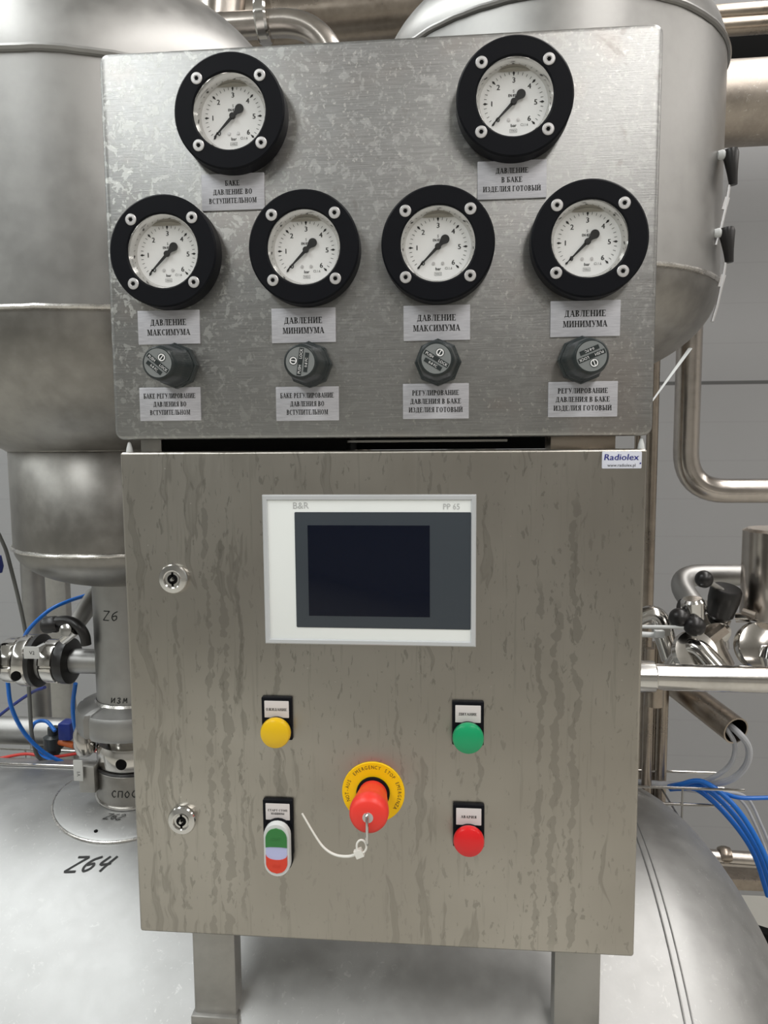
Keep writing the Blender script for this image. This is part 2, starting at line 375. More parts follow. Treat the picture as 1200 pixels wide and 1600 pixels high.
# ------------------------------------------------------------------ lettering
_cache = {}
def sans(txt):                                       # outline letters; cap height scaled to 1, centred on x
    if txt in _cache: return _cache[txt]
    cu = bpy.data.curves.new('t', 'FONT'); cu.body = txt; cu.align_x = 'CENTER'; cu.size = 1; cu.resolution_u = 2
    ob = bpy.data.objects.new('t', cu); me = bpy.data.meshes.new_from_object(ob)
    V_ = [(v.co.x / .70, v.co.y / .70 - .5) for v in me.vertices]; F_ = [tuple(p.vertices) for p in me.polygons]
    bpy.data.objects.remove(ob); bpy.data.curves.remove(cu); bpy.data.meshes.remove(me)
    _cache[txt] = (V_, F_); return _cache[txt]
SW, HL, SE = .22, .085, .08
def glyph(ch):                                       # heavy serif capitals: list of quads, and the advance width
    q = []
    def rect(a, b, c, d): q.append([(a, b), (c, b), (c, d), (a, d)])
    def stem(x, y0=0, y1=1, sb=1, st=1):
        rect(x, y0, x + SW, y1)
        if sb: rect(x - SE, y0, x + SW + SE, y0 + HL)
        if st: rect(x - SE, y1 - HL, x + SW + SE, y1)
    def dia(x0, y0, x1, y1, wd): q.append([(x0 - wd / 2, y0), (x0 + wd / 2, y0), (x1 + wd / 2, y1), (x1 - wd / 2, y1)])
    def arc(cx, cy, rx, ry, a0, a1, th=SW, tn=HL, n=10):
        for k in range(n):
            p = []
            for t, inner in ((a0 + (a1 - a0) * k / n, 0), (a0 + (a1 - a0) * (k + 1) / n, 0), (a0 + (a1 - a0) * (k + 1) / n, 1), (a0 + (a1 - a0) * k / n, 1)):
                t = math.radians(t); X, Y = (rx - th, ry - tn) if inner else (rx, ry); p.append((cx + X * math.cos(t), cy + Y * math.sin(t)))
            q.append(p)
    if ch == 'А': dia(.10, 0, .40, 1, HL); dia(.72, 0, .40, 1, SW); rect(.18, .30, .62, .30 + HL); rect(0, 0, .22, HL); rect(.54, 0, .90, HL); wd = .88
    elif ch in 'БВ':
        stem(.08); arc(.30, .27, .40, .27 + .01, -90, 90); rect(.2, .49, .40, .55)
        if ch == 'В': arc(.30, .76, .36, .24, -90, 90)
        else: rect(.2, 1 - HL, .66, 1); rect(.60, .80, .66, 1)
        wd = .78
    elif ch == 'Г': stem(.08); rect(.2, 1 - HL, .68, 1); rect(.61, .76, .68, 1); wd = .74
    elif ch == 'Д': dia(.16, .06, .34, 1, HL); rect(.52, 0, .52 + SW, 1); rect(.24, 1 - HL, .80, 1); rect(.02, 0, .86, HL + .02); rect(.02, -.2, .09, .05); rect(.79, -.2, .86, .05); wd = .92
    elif ch == 'Е': stem(.08); rect(.2, 1 - HL, .70, 1); rect(.64, .78, .70, 1); rect(.2, 0, .72, HL); rect(.66, 0, .72, .24); rect(.2, .48, .52, .54); rect(.48, .38, .53, .64); wd = .80
    elif ch == 'Ж': stem(.46); dia(.10, 0, .50, .55, SW * .8); dia(.14, 1, .50, .5, HL + .05); dia(1.02, 0, .62, .55, SW * .8); dia(.98, 1, .62, .5, HL + .05); rect(0, 0, .26, HL); rect(.86, 0, 1.12, HL); wd = 1.14
    elif ch == 'З': arc(.28, .26, .36, .26, -150, 90); arc(.28, .76, .32, .24, -90, 150); wd = .68
    elif ch in 'ИЙ':
        stem(.08); stem(.62); dia(.26, .12, .64, .88, HL + .03)
        if ch == 'Й': arc(.45, 1.24, .18, .15, 180, 360, .05, .06)
        wd = .94
    elif ch == 'К': stem(.08); dia(.72, 0, .36, .58, SW * .9); dia(.66, 1, .28, .45, HL + .03); rect(.56, 0, .88, HL); rect(.50, 1 - HL, .82, 1); wd = .88
    elif ch == 'Л': dia(.18, .04, .34, 1, HL); stem(.56); rect(.24, 1 - HL, .8, 1); arc(.08, .10, .12, .10, -180, 20, .05); wd = .88
    elif ch == 'М': rect(.12, 0, .12 + HL, 1); rect(0, 0, .32, HL); rect(0, 1 - HL, .26, 1); dia(.24, 1, .52, .05, SW * .9); dia(.80, 1, .52, .05, HL); stem(.78); wd = 1.10
    elif ch == 'Н': stem(.08); stem(.62); rect(.2, .47, .7, .47 + HL); wd = .94
    elif ch == 'О': arc(.44, .5, .40, .51, 0, 360, n=20); wd = .90
    elif ch == 'П': stem(.08); stem(.62); rect(.1, 1 - HL, .8, 1); wd = .94
    elif ch == 'Р': stem(.08); arc(.30, .72, .40, .28, -90, 90); wd = .76
    elif ch == 'С': arc(.44, .5, .40, .51, 48, 312, n=16); rect(.66, .72, .72, 1); wd = .80
    elif ch == 'Т': stem(.30, st=0); rect(.04, 1 - HL, .76, 1); rect(.04, .76, .10, 1); rect(.70, .76, .76, 1); wd = .82
    elif ch == 'У': dia(.50, .25, .18, 1, SW); dia(.36, 0, .74, 1, HL); rect(0, 1 - HL, .34, 1); rect(.62, 1 - HL, .86, 1); arc(.28, .09, .12, .10, 180, 380, .06); wd = .84
    elif ch == 'Ы': stem(.08); arc(.30, .28, .36, .28, -90, 90); stem(.80); wd = 1.12
    elif ch == 'Ь': stem(.08); arc(.30, .28, .38, .28, -90, 90); wd = .74
    elif ch == 'Ш': stem(.08); stem(.50); stem(.92); rect(.1, 0, 1.1, HL); wd = 1.22
    elif ch == 'Я': stem(.56); arc(.54, .72, .40, .28, 90, 270); dia(.20, 0, .44, .48, SW * .8); rect(.02, 0, .34, HL); wd = .86
    elif ch == '-': rect(.08, .42, .36, .50); wd = .42
    else: wd = .34
    return q, wd
def serif(txt):                                      # centred line, cap height 1
    V_, F_ = [], []; x = 0; tot = []
    for ch in txt:
        q, wd = glyph(ch)
        for p in q:
            n = len(V_); V_ += [(x + a, b) for a, b in p]; F_.append(tuple(range(n, n + 4)))
        x += wd + .05
    return [(a - x / 2, b - .5) for a, b in V_], F_
X_, Z_ = Vector((1, 0, 0)), Vector((0, 0, 1))
def line_fit(mb, txt, cx, cz, y, h, width):          # a serif line of cap height h squeezed to the given width
    V_, F_ = serif(txt); wd = max(a for a, b in V_) - min(a for a, b in V_); k = width / (wd * h)
    mb.addmesh(([(a * k, b) for a, b in V_], F_), (cx, y, cz), X_, Z_, h)
def ribbon(mb, strokes, fn, wd):                     # handwriting: fn maps (u, v) to a surface point
    for st in strokes:
        P = [Vector((a, b, 0)) for a, b in st]
        P = catmull(P, 4) if len(P) > 2 else P
        L, R_ = [], []
        for i, p in enumerate(P):
            t = (P[min(i + 1, len(P) - 1)] - P[max(i - 1, 0)]).normalized(); n = Vector((-t.y, t.x, 0)) * wd / 2
            L.append(mb.bm.verts.new(fn(*(p + n).xy))); R_.append(mb.bm.verts.new(fn(*(p - n).xy)))
        for i in range(len(P) - 1): mb.bm.faces.new((L[i], L[i + 1], R_[i + 1], R_[i]))

# ------------------------------------------------------------------ the hall
FZ = -ZO
def slab(name, mat, *b): return struct(part(MB().box(*b), name, mat, None, (0, 0, 0)))
slab('floor', 'floor', -9, 9, -9, 3.1, FZ - .1, FZ)
slab('wall_back', 'wall', -9, 9, 2.1, 2.2, FZ, 3.7)
slab('wall_front', 'wall2', -9, 9, -9.1, -9, FZ, 3.7)
slab('wall_left', 'wall2', -9.1, -9, -9.1, 3.1, FZ, 3.7)
slab('wall_right', 'wall2', 9, 9.1, -9.1, 3.1, FZ, 3.7)
slab('ceiling', 'ceil', -9, 9, -9, 3.1, 3.7, 3.8)

# ------------------------------------------------------------------ the horizontal tank the cabinet stands on
TY, TZ, TR = .406, -.555, .5
tk = thing('horizontal_tank', 'large horizontal satin steel tank with a domed end, carrying the cabinet legs', 'tank', (-.4, TY, FZ))
prof = [(0, -1.16)] + [(TR * math.sin(t), -.9 - .26 * math.cos(t)) for t in [PI / 2 * k / 12 for k in range(1, 12)]]
prof += [(TR, -.9 + 1.236 * k / 10) for k in range(11)]
prof += [(TR * math.cos(t), .336 + .26 * math.sin(t)) for t in [PI / 2 * k / 18 for k in range(1, 18)]] + [(0, .596)]
part(MB().lathe(prof, (0, TY, TZ), (1, 0, 0), 128), 'shell', 'tank', tk, sharp=60)
def ringx(x, r, w_=.004):
    return [(x, TY + r * math.cos(2 * PI * k / 160), TZ + r * math.sin(2 * PI * k / 160)) for k in range(160)]
part(MB().tube(ringx(.336, TR + .0002), .0014, 8, closed=True), 'weld_seam', 'tank', tk)
part(MB().tube(ringx(.345, TR - .0006), .0012, 8, closed=True), 'weld_seam', 'tank', tk)
def on_tank(u, v, r=TR + .0006, X0=0, a0=0):         # u along the tank, v up its side
    a = a0 + v / TR
    return Vector((X0 + u, TY - r * math.cos(a), TZ + r * math.sin(a)))
# reinforcement plate: a disc bent over the shell under the left vessel's nozzle
NX, NY = -.43, .406
pm = MB(); rows = []
def shell_z(x, y, up=0): return TZ + math.sqrt((TR + up) ** 2 - (y - TY) ** 2)
for r, up in ((0, .004), (.05, .004), (.09, .004), (.121, .004), (.1245, .0025), (.126, -.002)):
    rows.append([(NX + r * math.cos(2 * PI * k / 72), NY + r * math.sin(2 * PI * k / 72), shell_z(0, NY + r * math.sin(2 * PI * k / 72), up)) for k in range(72)])
pm.loft(rows[1:], True, False)
part(pm, 'reinforcement_plate', 'tank', tk)
part(MB().tube([(NX + .126 * math.cos(2 * PI * k / 72), NY + .126 * math.sin(2 * PI * k / 72), shell_z(0, NY + .126 * math.sin(2 * PI * k / 72), .001)) for k in range(72)], .002, 8, closed=True), 'weld_seam', 'weld', tk, label='bright weld around the round plate')
part(MB().lathe([(.061, 0), (.061, .058), (.059, .060), (.052, .060)], (NX, NY, -.062), (0, 0, 1), 64), 'nozzle', 'vessel_shaded', tk)
part(MB().tube([(NX + .062 * math.cos(2 * PI * k / 48), NY + .062 * math.sin(2 * PI * k / 48), shell_z(0, NY + .062 * math.sin(2 * PI * k / 48), .006)) for k in range(48)], .0022, 8, closed=True), 'weld_seam', 'weld', tk)
part(MB().lathe([(.0028, -.002), (.0028, .001), (0, .001)], (-.447, .297, shell_z(0, .297, .004)), (0, -.2, 1), 16), 'weep_hole', 'black_and_shade', tk)
for sx in (-.75, .15):
    sb = MB(); pts = []
    for k in range(13):
        a = -PI * (.25 + .5 * k / 12); pts.append((TY + (TR + .004) * math.cos(a), TZ + (TR + .004) * math.sin(a)))
    bot = [(TY + .34 - .68 * k / 12, FZ) for k in range(13)]
    sb.loft([[(sx, a, b) for a, b in pts] + [(sx, a, b) for a, b in reversed(bot)], [(sx + .06, a, b) for a, b in pts] + [(sx + .06, a, b) for a, b in reversed(bot)]])
    part(sb, 'saddle', 'leg', tk)
# marker pen writing
def a_at(px, py):                                    # tank surface under a given sight line
    d = RM @ Vector(((px - 600) / FPX, 1, (800 - py) / FPX)); o = CAM
    a = d.y ** 2 + d.z ** 2; b = 2 * ((o.y - TY) * d.y + (o.z - TZ) * d.z); c = (o.y - TY) ** 2 + (o.z - TZ) ** 2 - TR * TR
    p = o + d * ((-b - math.sqrt(b * b - 4 * a * c)) / (2 * a)); return p.x, math.atan2(p.z - TZ, TY - p.y)
Zs = [[(-.5, .5), (.45, .5)], [(.45, .5), (-.45, -.5)], [(-.45, -.5), (.5, -.5)]]
six = [[(.35, .5), (-.2, .25), (-.38, -.15), (-.1, -.48), (.3, -.3), (.2, .02), (-.28, -.08)]]
four = [[(-.2, .5), (-.42, -.05), (.42, .0)], [(.38, .5), (.18, -.1), (.1, -.55)]]
def write(mb, glyphs, fn, size, adv, wd, slant=.25, asp=.75):
    for i, g in enumerate(glyphs):
        st = [[(adv * (i - (len(glyphs) - 1) / 2) + size * (a * asp + b * slant), size * b) for a, b in s_] for s_ in g]
        if len(st[0]) > 1: ribbon(mb, st, fn, wd)
x0, a0 = a_at(143, 1350)
wb = MB(); write(wb, [Zs, six, four], lambda u, v: on_tank(u, v + u * .08, X0=x0, a0=a0), .024, .0205, .0034, .4, .7)
part(wb, 'handwritten_mark', 'ink', tk, label='black marker writing Z64 on the tank')
x0, a0 = a_at(180, 1280)
two = [[(-.4, .3), (0, .5), (.35, .25), (-.4, -.5), (.45, -.5)]]
wb = MB(); write(wb, [Zs, six, two], lambda u, v: on_tank(u, v, TR + .0048, x0, a0), .012, .010, .0014, .4)
part(wb, 'handwritten_mark', 'ink', tk, label='small marker writing beside the nozzle')
def on_pipe(r, z0, phi0):
    return lambda u, v: Vector((NX + (r + .0005) * math.sin(phi0 + u / r), NY - (r + .0005) * math.cos(phi0 + u / r), z0 + v))
cyr = {'С': [[(.4, .35), (0, .5), (-.4, 0), (0, -.5), (.4, -.35)]], 'П': [[(-.4, -.5), (-.4, .5)], [(-.4, .5), (.4, .5)], [(.4, .5), (.4, -.5)]],
       'О': [[(0, .5), (-.4, 0), (0, -.5), (.4, 0), (0, .5)]], 'И': [[(-.4, .5), (-.4, -.5)], [(-.4, -.5), (.4, .5)], [(.4, .5), (.4, -.5)]],
       'З': [[(-.35, .4), (.1, .5), (.3, .25), (-.05, 0), (.35, -.25), (.05, -.5), (-.4, -.35)]], 'М': [[(-.45, -.5), (-.3, .5)], [(-.3, .5), (0, -.2)], [(0, -.2), (.3, .5)], [(.3, .5), (.45, -.5)]]}
wb = MB(); write(wb, [cyr[c] for c in 'СПОС'], on_pipe(.061, -.030, .08), .010, .0105, .0014, .1, .8)
part(wb, 'handwritten_mark', 'ink', tk, label='marker writing on the nozzle')

# ------------------------------------------------------------------ vessels
def bead(cx, cy, z, r, th=.0032, wob=0):
    rnd = random.Random(int(z * 1000)); n = 140
    return MB().tube([(cx + r * math.cos(2 * PI * k / n), cy + r * math.sin(2 * PI * k / n), z + rnd.uniform(-wob, wob)) for k in range(n)], th, 8, closed=True)
lv = thing('process_vessel', 'big upright satin steel vessel left of the panel, narrowing to a bowl and pipe', 'vessel', (NX, NY, .09))
R1 = .272
pr = [(R1, .662), (R1, 0.944)] + [(R1 * math.cos(t), 0.944 + .20 * math.sin(t)) for t in [PI / 2 * k / 20 for k in range(1, 20)]] + [(0, 1.155)]
part(MB().lathe(pr, (NX, NY, 0), (0, 0, 1), 128), 'shell', 'vessel', lv, sharp=60)
pr = [(.16, .4935)] + [(R1 * math.cos(t), .662 - .209 * math.sin(t)) for t in [math.acos(.16 / R1) * k / 16 for k in range(16, -1, -1)]]
part(MB().lathe(pr, (NX, NY, 0), (0, 0, 1), 128, cap=False), 'lower_bowl', 'vessel_shaded', lv, sharp=60)
pr = [(.055, .292)] + [(.16 * math.cos(t), .353 - .066 * math.sin(t)) for t in [math.acos(.055 / .16) * k / 14 for k in range(14, -1, -1)]] + [(.16, .496), (.157, .498)]
part(MB().lathe(pr, (NX, NY, 0), (0, 0, 1), 96, cap=False), 'sump', 'vessel_shaded', lv, sharp=60)
part(bead(NX, NY, 0.944, R1 + .001, .0045, .0006), 'weld_seam', 'vessel', lv)
part(bead(NX, NY, .662, R1 + .0012, .0034, .0005), 'weld_seam', 'weld', lv)
part(bead(NX, NY, .353, .1612, .0028, .0004), 'weld_seam', 'weld', lv)
part(bead(NX, NY, .495, .1612, .0016, .0003), 'weld_seam', 'vessel_shaded', lv)
part(MB().lathe([(.055, .104), (.055, .300)], (NX, NY, 0), (0, 0, 1), 64), 'outlet_pipe', 'vessel', lv)
part(MB().lathe([(.060, .096), (.060, .101), (.056, .107)], (NX, NY, 0), (0, 0, 1), 64, cap=False), 'weld_seam', 'weld', lv)
wb = MB(); write(wb, [Zs, six], on_pipe(.055, .246, -.12), .014, .014, .0015, .15)
part(wb, 'handwritten_mark', 'ink', lv, label='marker writing Z6 on the outlet pipe')
wb = MB(); write(wb, [cyr[c] for c in 'ИЗМ'], on_pipe(.055, .1155, .02), .008, .0095, .0013, .15, .8)
part(wb, 'handwritten_mark', 'ink', lv, label='marker writing at the foot of the outlet pipe')

# butterfly valve between outlet pipe and nozzle
bv = thing('butterfly_valve', 'polished steel butterfly valve with a slotted union nut under the left vessel pipe', 'valve', (NX, NY, -.003))
slot = lambda n, d=.9, w_=.06: (lambda t, h: d if (t * n / (2 * PI)) % 1 < w_ * n / 4 else 1)
part(MB().lathe([(.058, .058), (.084, .060), (.087, .066), (.087, .090), (.084, .096), (.070, .101), (.056, .104)], (NX, NY, 0), (0, 0, 1), 120, slot(6, .93)), 'union_nut', 'vessel', bv)
part(MB().lathe([(.045, .034), (.045, .050), (.050, .058), (.058, .060)], (NX, NY, 0), (0, 0, 1), 64, cap=False), 'neck', 'polish', bv)
part(MB().lathe([(.040, -.003), (.056, -.002), (.059, .004), (.059, .030), (.056, .036), (.045, .038)], (NX, NY, 0), (0, 0, 1), 72), 'valve_body', 'polish', bv)
part(MB().lathe([(.0085, -.004), (.0085, .0012), (0, .0012)], (NX + .002, NY - .0585, .0165), (0, -1, 0), 24), 'bore_plug', 'black_and_shade', bv)
part(MB().tube([(NX + .060 * math.cos(2 * PI * k / 64), NY + .060 * math.sin(2 * PI * k / 64), -.0008) for k in range(64)], .0022, 6, closed=True), 'gasket', 'rubber', bv)
p = at(140, 1215, .36)
part(MB().box(p.x - .014, p.x + .012, .352, .372, p.z - .022, p.z + .022, .003), 'hinge_block', 'leg', bv)
p = at(130, 1160, .37)
part(MB().lathe([(.006, 0), (.014, .006), (.017, .02), (.014, .04), (.008, .05)], (p.x, .38, p.z - .026), (-.15, 0, 1), 20), 'actuator_cap', 'polish', bv)
p = at(124, 1203, .35)
tg = thing('valve_tag', 'small grey plastic tag lettered V1 hanging at the lower valve', 'tag', (p.x, .349, p.z))
part(MB().plate(p.x - .0075, p.x + .0075, p.z - .016, p.z + .017, .346, .3475, .001, .0004), 'tag_plate', 'tag', tg)
tb = MB(); tb.addmesh(sans('V1'), (p.x + .0005, .3457, p.z - .004), Vector((0, 0, 1)), Vector((-1, 0, 0)), .0055); part(tb, 'lettering', 'ink', tg)

# right vessel
VX, VY, R2 = .23, .62, .275
rv = thing('process_vessel', 'upright satin steel vessel standing behind the right half of the gauge panel', 'vessel', (VX, VY, -.03))
pr = [(R2, .743), (R2, 1.085)] + [(R2 * math.cos(t), 1.085 + .16 * math.sin(t)) for t in [PI / 2 * k / 20 for k in range(1, 20)]] + [(0, 1.245)]
part(MB().lathe(pr, (VX, VY, 0), (0, 0, 1), 128, cap=False), 'shell', 'vessel', rv, sharp=60)
pr = [(0, .743 - .152)] + [(R2 * math.cos(t), .743 - .152 * math.sin(t)) for t in [PI / 2 * k / 20 for k in range(19, -1, -1)]]
part(MB().lathe(pr, (VX, VY, 0), (0, 0, 1), 128, cap=False), 'lower_bowl', 'vessel_shaded', rv, sharp=60)
part(bead(VX, VY, .743, R2 + .001, .0036, .0005), 'weld_seam', 'weld', rv)
part(bead(VX, VY, 1.085, R2 + .001, .0045, .0005), 'weld_seam', 'vessel', rv)
part(MB().lathe([(.045, -.16), (.045, .62)], (VX - .12, VY + .065, 0), (0, 0, 1), 48), 'outlet_pipe', 'vessel', rv)

# black-gripped level switches on the right vessel's edge
def level_switch(px, py, lab):
    p = at(px + 5, py, .47); t = thing('level_switch', lab, 'switch', (p.x, p.y, p.z))
    part(MB().lathe([(0, -.009), (.0055, -.0065), (.0075, 0), (.0055, .0065), (0, .009)], p + Vector((-.014, 0, .013)), (1, 0, 0), 20), 'ball_joint', 'rim', t)
    part(MB().lathe([(.010, .020), (.0115, .014), (.0075, -.012), (.0058, -.030), (0, -.030)], p, (-.12, 0, 1), 24), 'grip', 'rubber', t)
    q = p + Vector((-.002, 0, -.030))
    part(MB().tube([q, q + Vector((-.004, 0, -.03)), q + Vector((-.010, 0, -.062)), q + Vector((-.016, .0, -.085))], .0024, 8), 'rod', 'zinc', t)
    part(MB().obox(q + Vector((-.0045, 0, -.026)), (.25, 0, 1), (0, 1, 0), .018, .007, .003), 'clip', 'zinc', t)
level_switch(1138, 256, 'black-gripped switch at the right vessel edge, upper of the two')
level_switch(1132, 378, 'black-gripped switch at the right vessel edge, lower of the two')
a, b = at(1018, 628, .06), at(1078, 545, .50)
o = part(MB().tube(catmull([a, a.lerp(b, .5), b], 6), .0009, 8, .0034, flat=.5), 'plastic_strap', 'rim', None, a)
tag(o, 'pale thin strap running from panel edge up to the right vessel bowl', 'strap')

# ------------------------------------------------------------------ pipework
def pipe(name, pts, r, mat, lab, cat='pipe', fr=.06, seg=32, extra=None):
    P = fillet(pts, fr, 10) if len(pts) > 2 else [Vector(p) for p in pts]
    if extra:
        t = thing(name, lab, cat, pts[0]); part(MB().tube(P, r, seg), 'tube', mat, t); extra(t); return t
    return tag(part(MB().tube(P, r, seg), name, mat, None, pts[0]), lab, cat)
Yp = .9
pz = at(1140, 767, Yp).z; px_ = at(1072, 700, Yp).x
pipe('steel_pipe', [(px_ - .002, Yp, 3.6), (px_, Yp, pz), (1.6, Yp, pz)], .0255, 'pipe', 'satin pipe dropping behind the right vessel and bending off to the right', fr=.085)
q = at(1016, 800, .85)
pipe('steel_pipe', [(q.x - .001, .85, 3.6), (q.x, .85, -1.0)], .0115, 'brown', 'thin upright pipe close behind the right edge of the cabinet', extra=lambda t: part(MB().tube([(q.x - .024, .87, 3.6), (q.x - .024, .87, -1.0)], .006, 16), 'tracer_tube', 'brown', t))
zc = at(1165, 165, 1.0).z
pipe('jacketed_pipe', [(.3, 1.0, zc), (2.2, 1.0, zc + .02)], .083, 'insul', 'thick jacketed pipe running right from behind the right vessel')
for k, (py, r, mat, lab) in enumerate(((42, .022, 'brown', 'dull brown pipe at the top right, lower of the pair'), (22, .022, 'brown', 'dull brown pipe at the top right, upper of the pair'))):
    z = at(1165, py, 1.3).z
    pipe('steel_pipe', [(.55, 1.3, z), (2.6, 1.3, z + .03)], r, mat, lab)
z = at(1165, 78, 1.6).z
tag(part(MB().box(-1.2, 3.4, 1.6, 1.75, z - .10, z + .055, .004), 'steel_beam', 'black_and_shade', None, (0, 1.6, z)), 'black roof beam seen above the jacketed pipe', 'beam')
z = at(540, 35, 1.15).z
pipe('steel_pipe', [(-.9, 1.15, z - .01), (.55, 1.15, z + .03)], .062, 'brown', 'thick dull pipe crossing behind the top of the panel between the vessels', extra=lambda t: part(MB().box(at(575, 10, 1.08).x - .006, at(575, 10, 1.08).x + .006, 1.07, 1.11, z + .02, z + .2), 'hanger_strap', 'brown', t))
z2 = at(560, 2, 1.25).z
pipe('steel_pipe', [(-.9, 1.3, z2 + .085), (.6, 1.3, z2 + .13)], .05, 'brown', 'dull pipe at the very top of the photo, above the thick one')
e0, e1 = at(380, 37, .66), at(470, 34, .66); e2 = at(528, 80, .66)
ct = thing('clamped_pipe', 'shiny bent pipe with a round clamp above the gauge panel', 'pipe', e0)
part(MB().tube(fillet([e0 + Vector((-.25, 0, -.005)), e1 + Vector((.035, 0, 0)), e2 + Vector((.03, 0, -.12)), Vector((e2.x + .03, e2.y, -.12))], .075, 12), .0225, 32), 'tube', 'pipe', ct)
c0 = at(413, 30, .66)
part(MB().lathe([(.024, -.011), (.036, -.011), (.038, -.008), (.038, .006), (.035, .010), (.024, .010)], c0 + Vector((0, 0, -.002)), (1, 0, 0.03), 48), 'clamp', 'polish', ct)
vz = at(352, 10, .72)
part(MB().lathe([(.052, -.16), (.052, .3)], (vz.x - .03, .76, vz.z), (.1, 0, 1), 40), 'riser', 'pipe', ct)

# horizontal pipe at the right, with its sleeve, and what stands round it
h0 = at(1050, 1058, .35)
def sleeve(t):
    part(MB().lathe([(.0205, -.03), (.0225, -.028), (.0225, -.002), (.0205, 0)], (at(1023, 1058, .35).x, .35, h0.z), (1, 0, 0), 40), 'sleeve', 'chrome', t)
    part(MB().lathe([(.013, 0), (.013, .03)], (at(1022, 1085, .36).x, .36, h0.z - .045), (0, 0, 1), 24), 'drain_stub', 'brown', t)
pipe('steel_pipe', [(.24, .35, h0.z + .001), (1.3, .35, h0.z - .008)], .0185, 'polish', 'bright horizontal pipe leaving the cabinet side to the right', extra=sleeve)
for px, py, Y, r, lab in ((1012, 1150, .60, .0085, 'dull upright pipe under the bright pipe, leftmost of three'), (1022, 1150, .64, .0085, 'dull upright pipe under the bright pipe, middle of three'), (1034, 1150, .62, .010, 'dull upright pipe under the bright pipe, rightmost of three')):
    q = at(px, py, Y); pipe('steel_pipe', [(q.x, Y, .14), (q.x, Y, FZ)], r, 'brown', lab)
# cable duct: open tube pointing down to the right
d0, d1 = at(1062, 1075, .66), at(1150, 1142, .52)
dt = thing('conduit', 'dull open-ended conduit tube slanting down below the bright right pipe', 'conduit', d1)
ax = (d1 - d0).normalized()
part(MB().lathe([(.023, -.16), (.023, 0), (.0205, 0), (.0205, -.15)], d1, ax, 40, cap=False), 'tube', 'brown', dt)
part(MB().lathe([(.0204, -.12), (.0204, -.118)], d1, ax, 30), 'dark_inside', 'black_and_shade', dt)  # black disc painting the shade inside the open tube
for k, (off, lab) in enumerate((((0, 0, 0), 'grey cable looping out of the conduit, outer of the two'), ((-.012, .01, -.002), 'grey cable looping out of the conduit, inner of the two'))):
    o_ = Vector(off); P = [d1 - ax * .06, d1 + ax * .004, at(1170 - 6 * k, 1170, .52), at(1163 - 9 * k, 1200, .53), at(1130 - 12 * k, 1222, .55), at(1060, 1226, .60), at(990, 1222, .62)]
    tag(part(MB().tube(catmull([p_ + o_ * (1 if 0 < i < 5 else 0) for i, p_ in enumerate(P)], 8), .0055 - .0015 * k, 10), 'cable', 'grey', None, P[1]), lab, 'cable')
# wire cable tray, running behind the cabinet along the tank top
TRZ = -.092
ty = thing('wire_cable_tray', 'wire mesh cable tray running behind the cabinet above the tank', 'cable tray', (-.1, .56, TRZ - .02))
for (y_, z_, xe, lab) in ((.62, TRZ, .545, 0), (.62, TRZ - .028, .56, 0), (.50, TRZ + .027, .547, 0), (.50, TRZ - .001, .50, 0), (.56, TRZ - .03, .56, 0)):
    part(MB().tube([(-1.3, y_, z_ + .006), (xe, y_, z_)], .0022, 8), 'long_wire', 'polish', ty)
for k in range(18):
    x_ = -1.25 + k * .1
    part(MB().tube(fillet([(x_, .62, TRZ + .002), (x_, .62, TRZ - .030), (x_, .50, TRZ - .030), (x_, .50, TRZ + .028)], .006, 4), .0018, 6), 'cross_wire', 'leg', ty)
# blue hoses leaving the tray on the right
for k in range(3):
    P = [at(1046, 1229 + 2 * k, .60), at(1062, 1226 + 3 * k, .57 + .012 * k), at(1100 - 5 * k, 1222 + 6 * k, .545 + .012 * k), at(1150 - 8 * k, 1262 + 5 * k, .52 + .013 * k), at(1192 - 8 * k, 1330, .51 + .013 * k), at(1216 - 8 * k, 1400, .51 + .013 * k)]
    lab = ('blue air hose curving down past the tank end, outermost of three', 'blue air hose curving down past the tank end, between the other two', 'blue air hose curving down past the tank end, nearest the tank')[k]
    tag(part(MB().tube(catmull(P, 8), .0044, 10), 'air_hose', 'blue', None, P[0], sharp=60), lab, 'hose', 'blue hoses at the right')
P = [at(1080, 1232, .57), at(1130, 1240, .56), at(1165, 1247, .55), at(1260, 1244, .55)]
tag(part(MB().tube(catmull(P, 6), .0036, 10), 'air_hose', 'blue', None, P[0], sharp=60), 'blue air hose running level to the right edge from the tray', 'hose', 'blue hoses at the right')
for k, (w0, lab) in enumerate(((0, 'braided grey cable behind the blue hoses, upper one'), (9, 'braided grey cable behind the blue hoses, lower one'))):
    P = [at(1060, 1232 + k, .61), at(1120 - k * 5, 1237 + k * 4, .60), at(1165 - w0, 1245 + w0 * .5, .60), at(1190 - w0, 1290, .59), at(1212 - w0, 1345, .59)]
    tag(part(MB().tube(catmull(P, 8), .0026, 8), 'cable', 'grey', None, P[0]), lab, 'cable')
# lower right: pipe, beams
q = at(1160, 1342, .95)
lp = thing('steel_pipe', 'dull pipe low at the right edge behind the tank end', 'pipe', q)
part(MB().tube([q + Vector((-.5, 0, .012)), q + Vector((.8, 0, -.02))], .017, 24), 'tube', 'pipe', lp)
part(MB().lathe([(.017, -.012), (.0195, -.004), (.0195, .004), (.017, .012)], at(1132, 1336, .95), (1, 0, 0), 24), 'heat_tinted_weld', 'brown', lp)
q = at(1170, 1382, 1.4)
tag(part(MB().box(q.x - .5, q.x + .8, 1.4, 1.5, q.z - .02, q.z + .013, .002), 'steel_beam', 'brown', None, q), 'brown steel rail low at the right edge under the dull pipe', 'beam')
q = at(1190, 1470, .85)
tag(part(MB().obox(q + Vector((.1, 0, -.02)), (1, .1, -.35), (0, 0, 1), .34, .03, .03), 'floor_bracket', 'black_and_shade', None, q), 'black bracket low at the right edge beside the tank end', 'bracket')

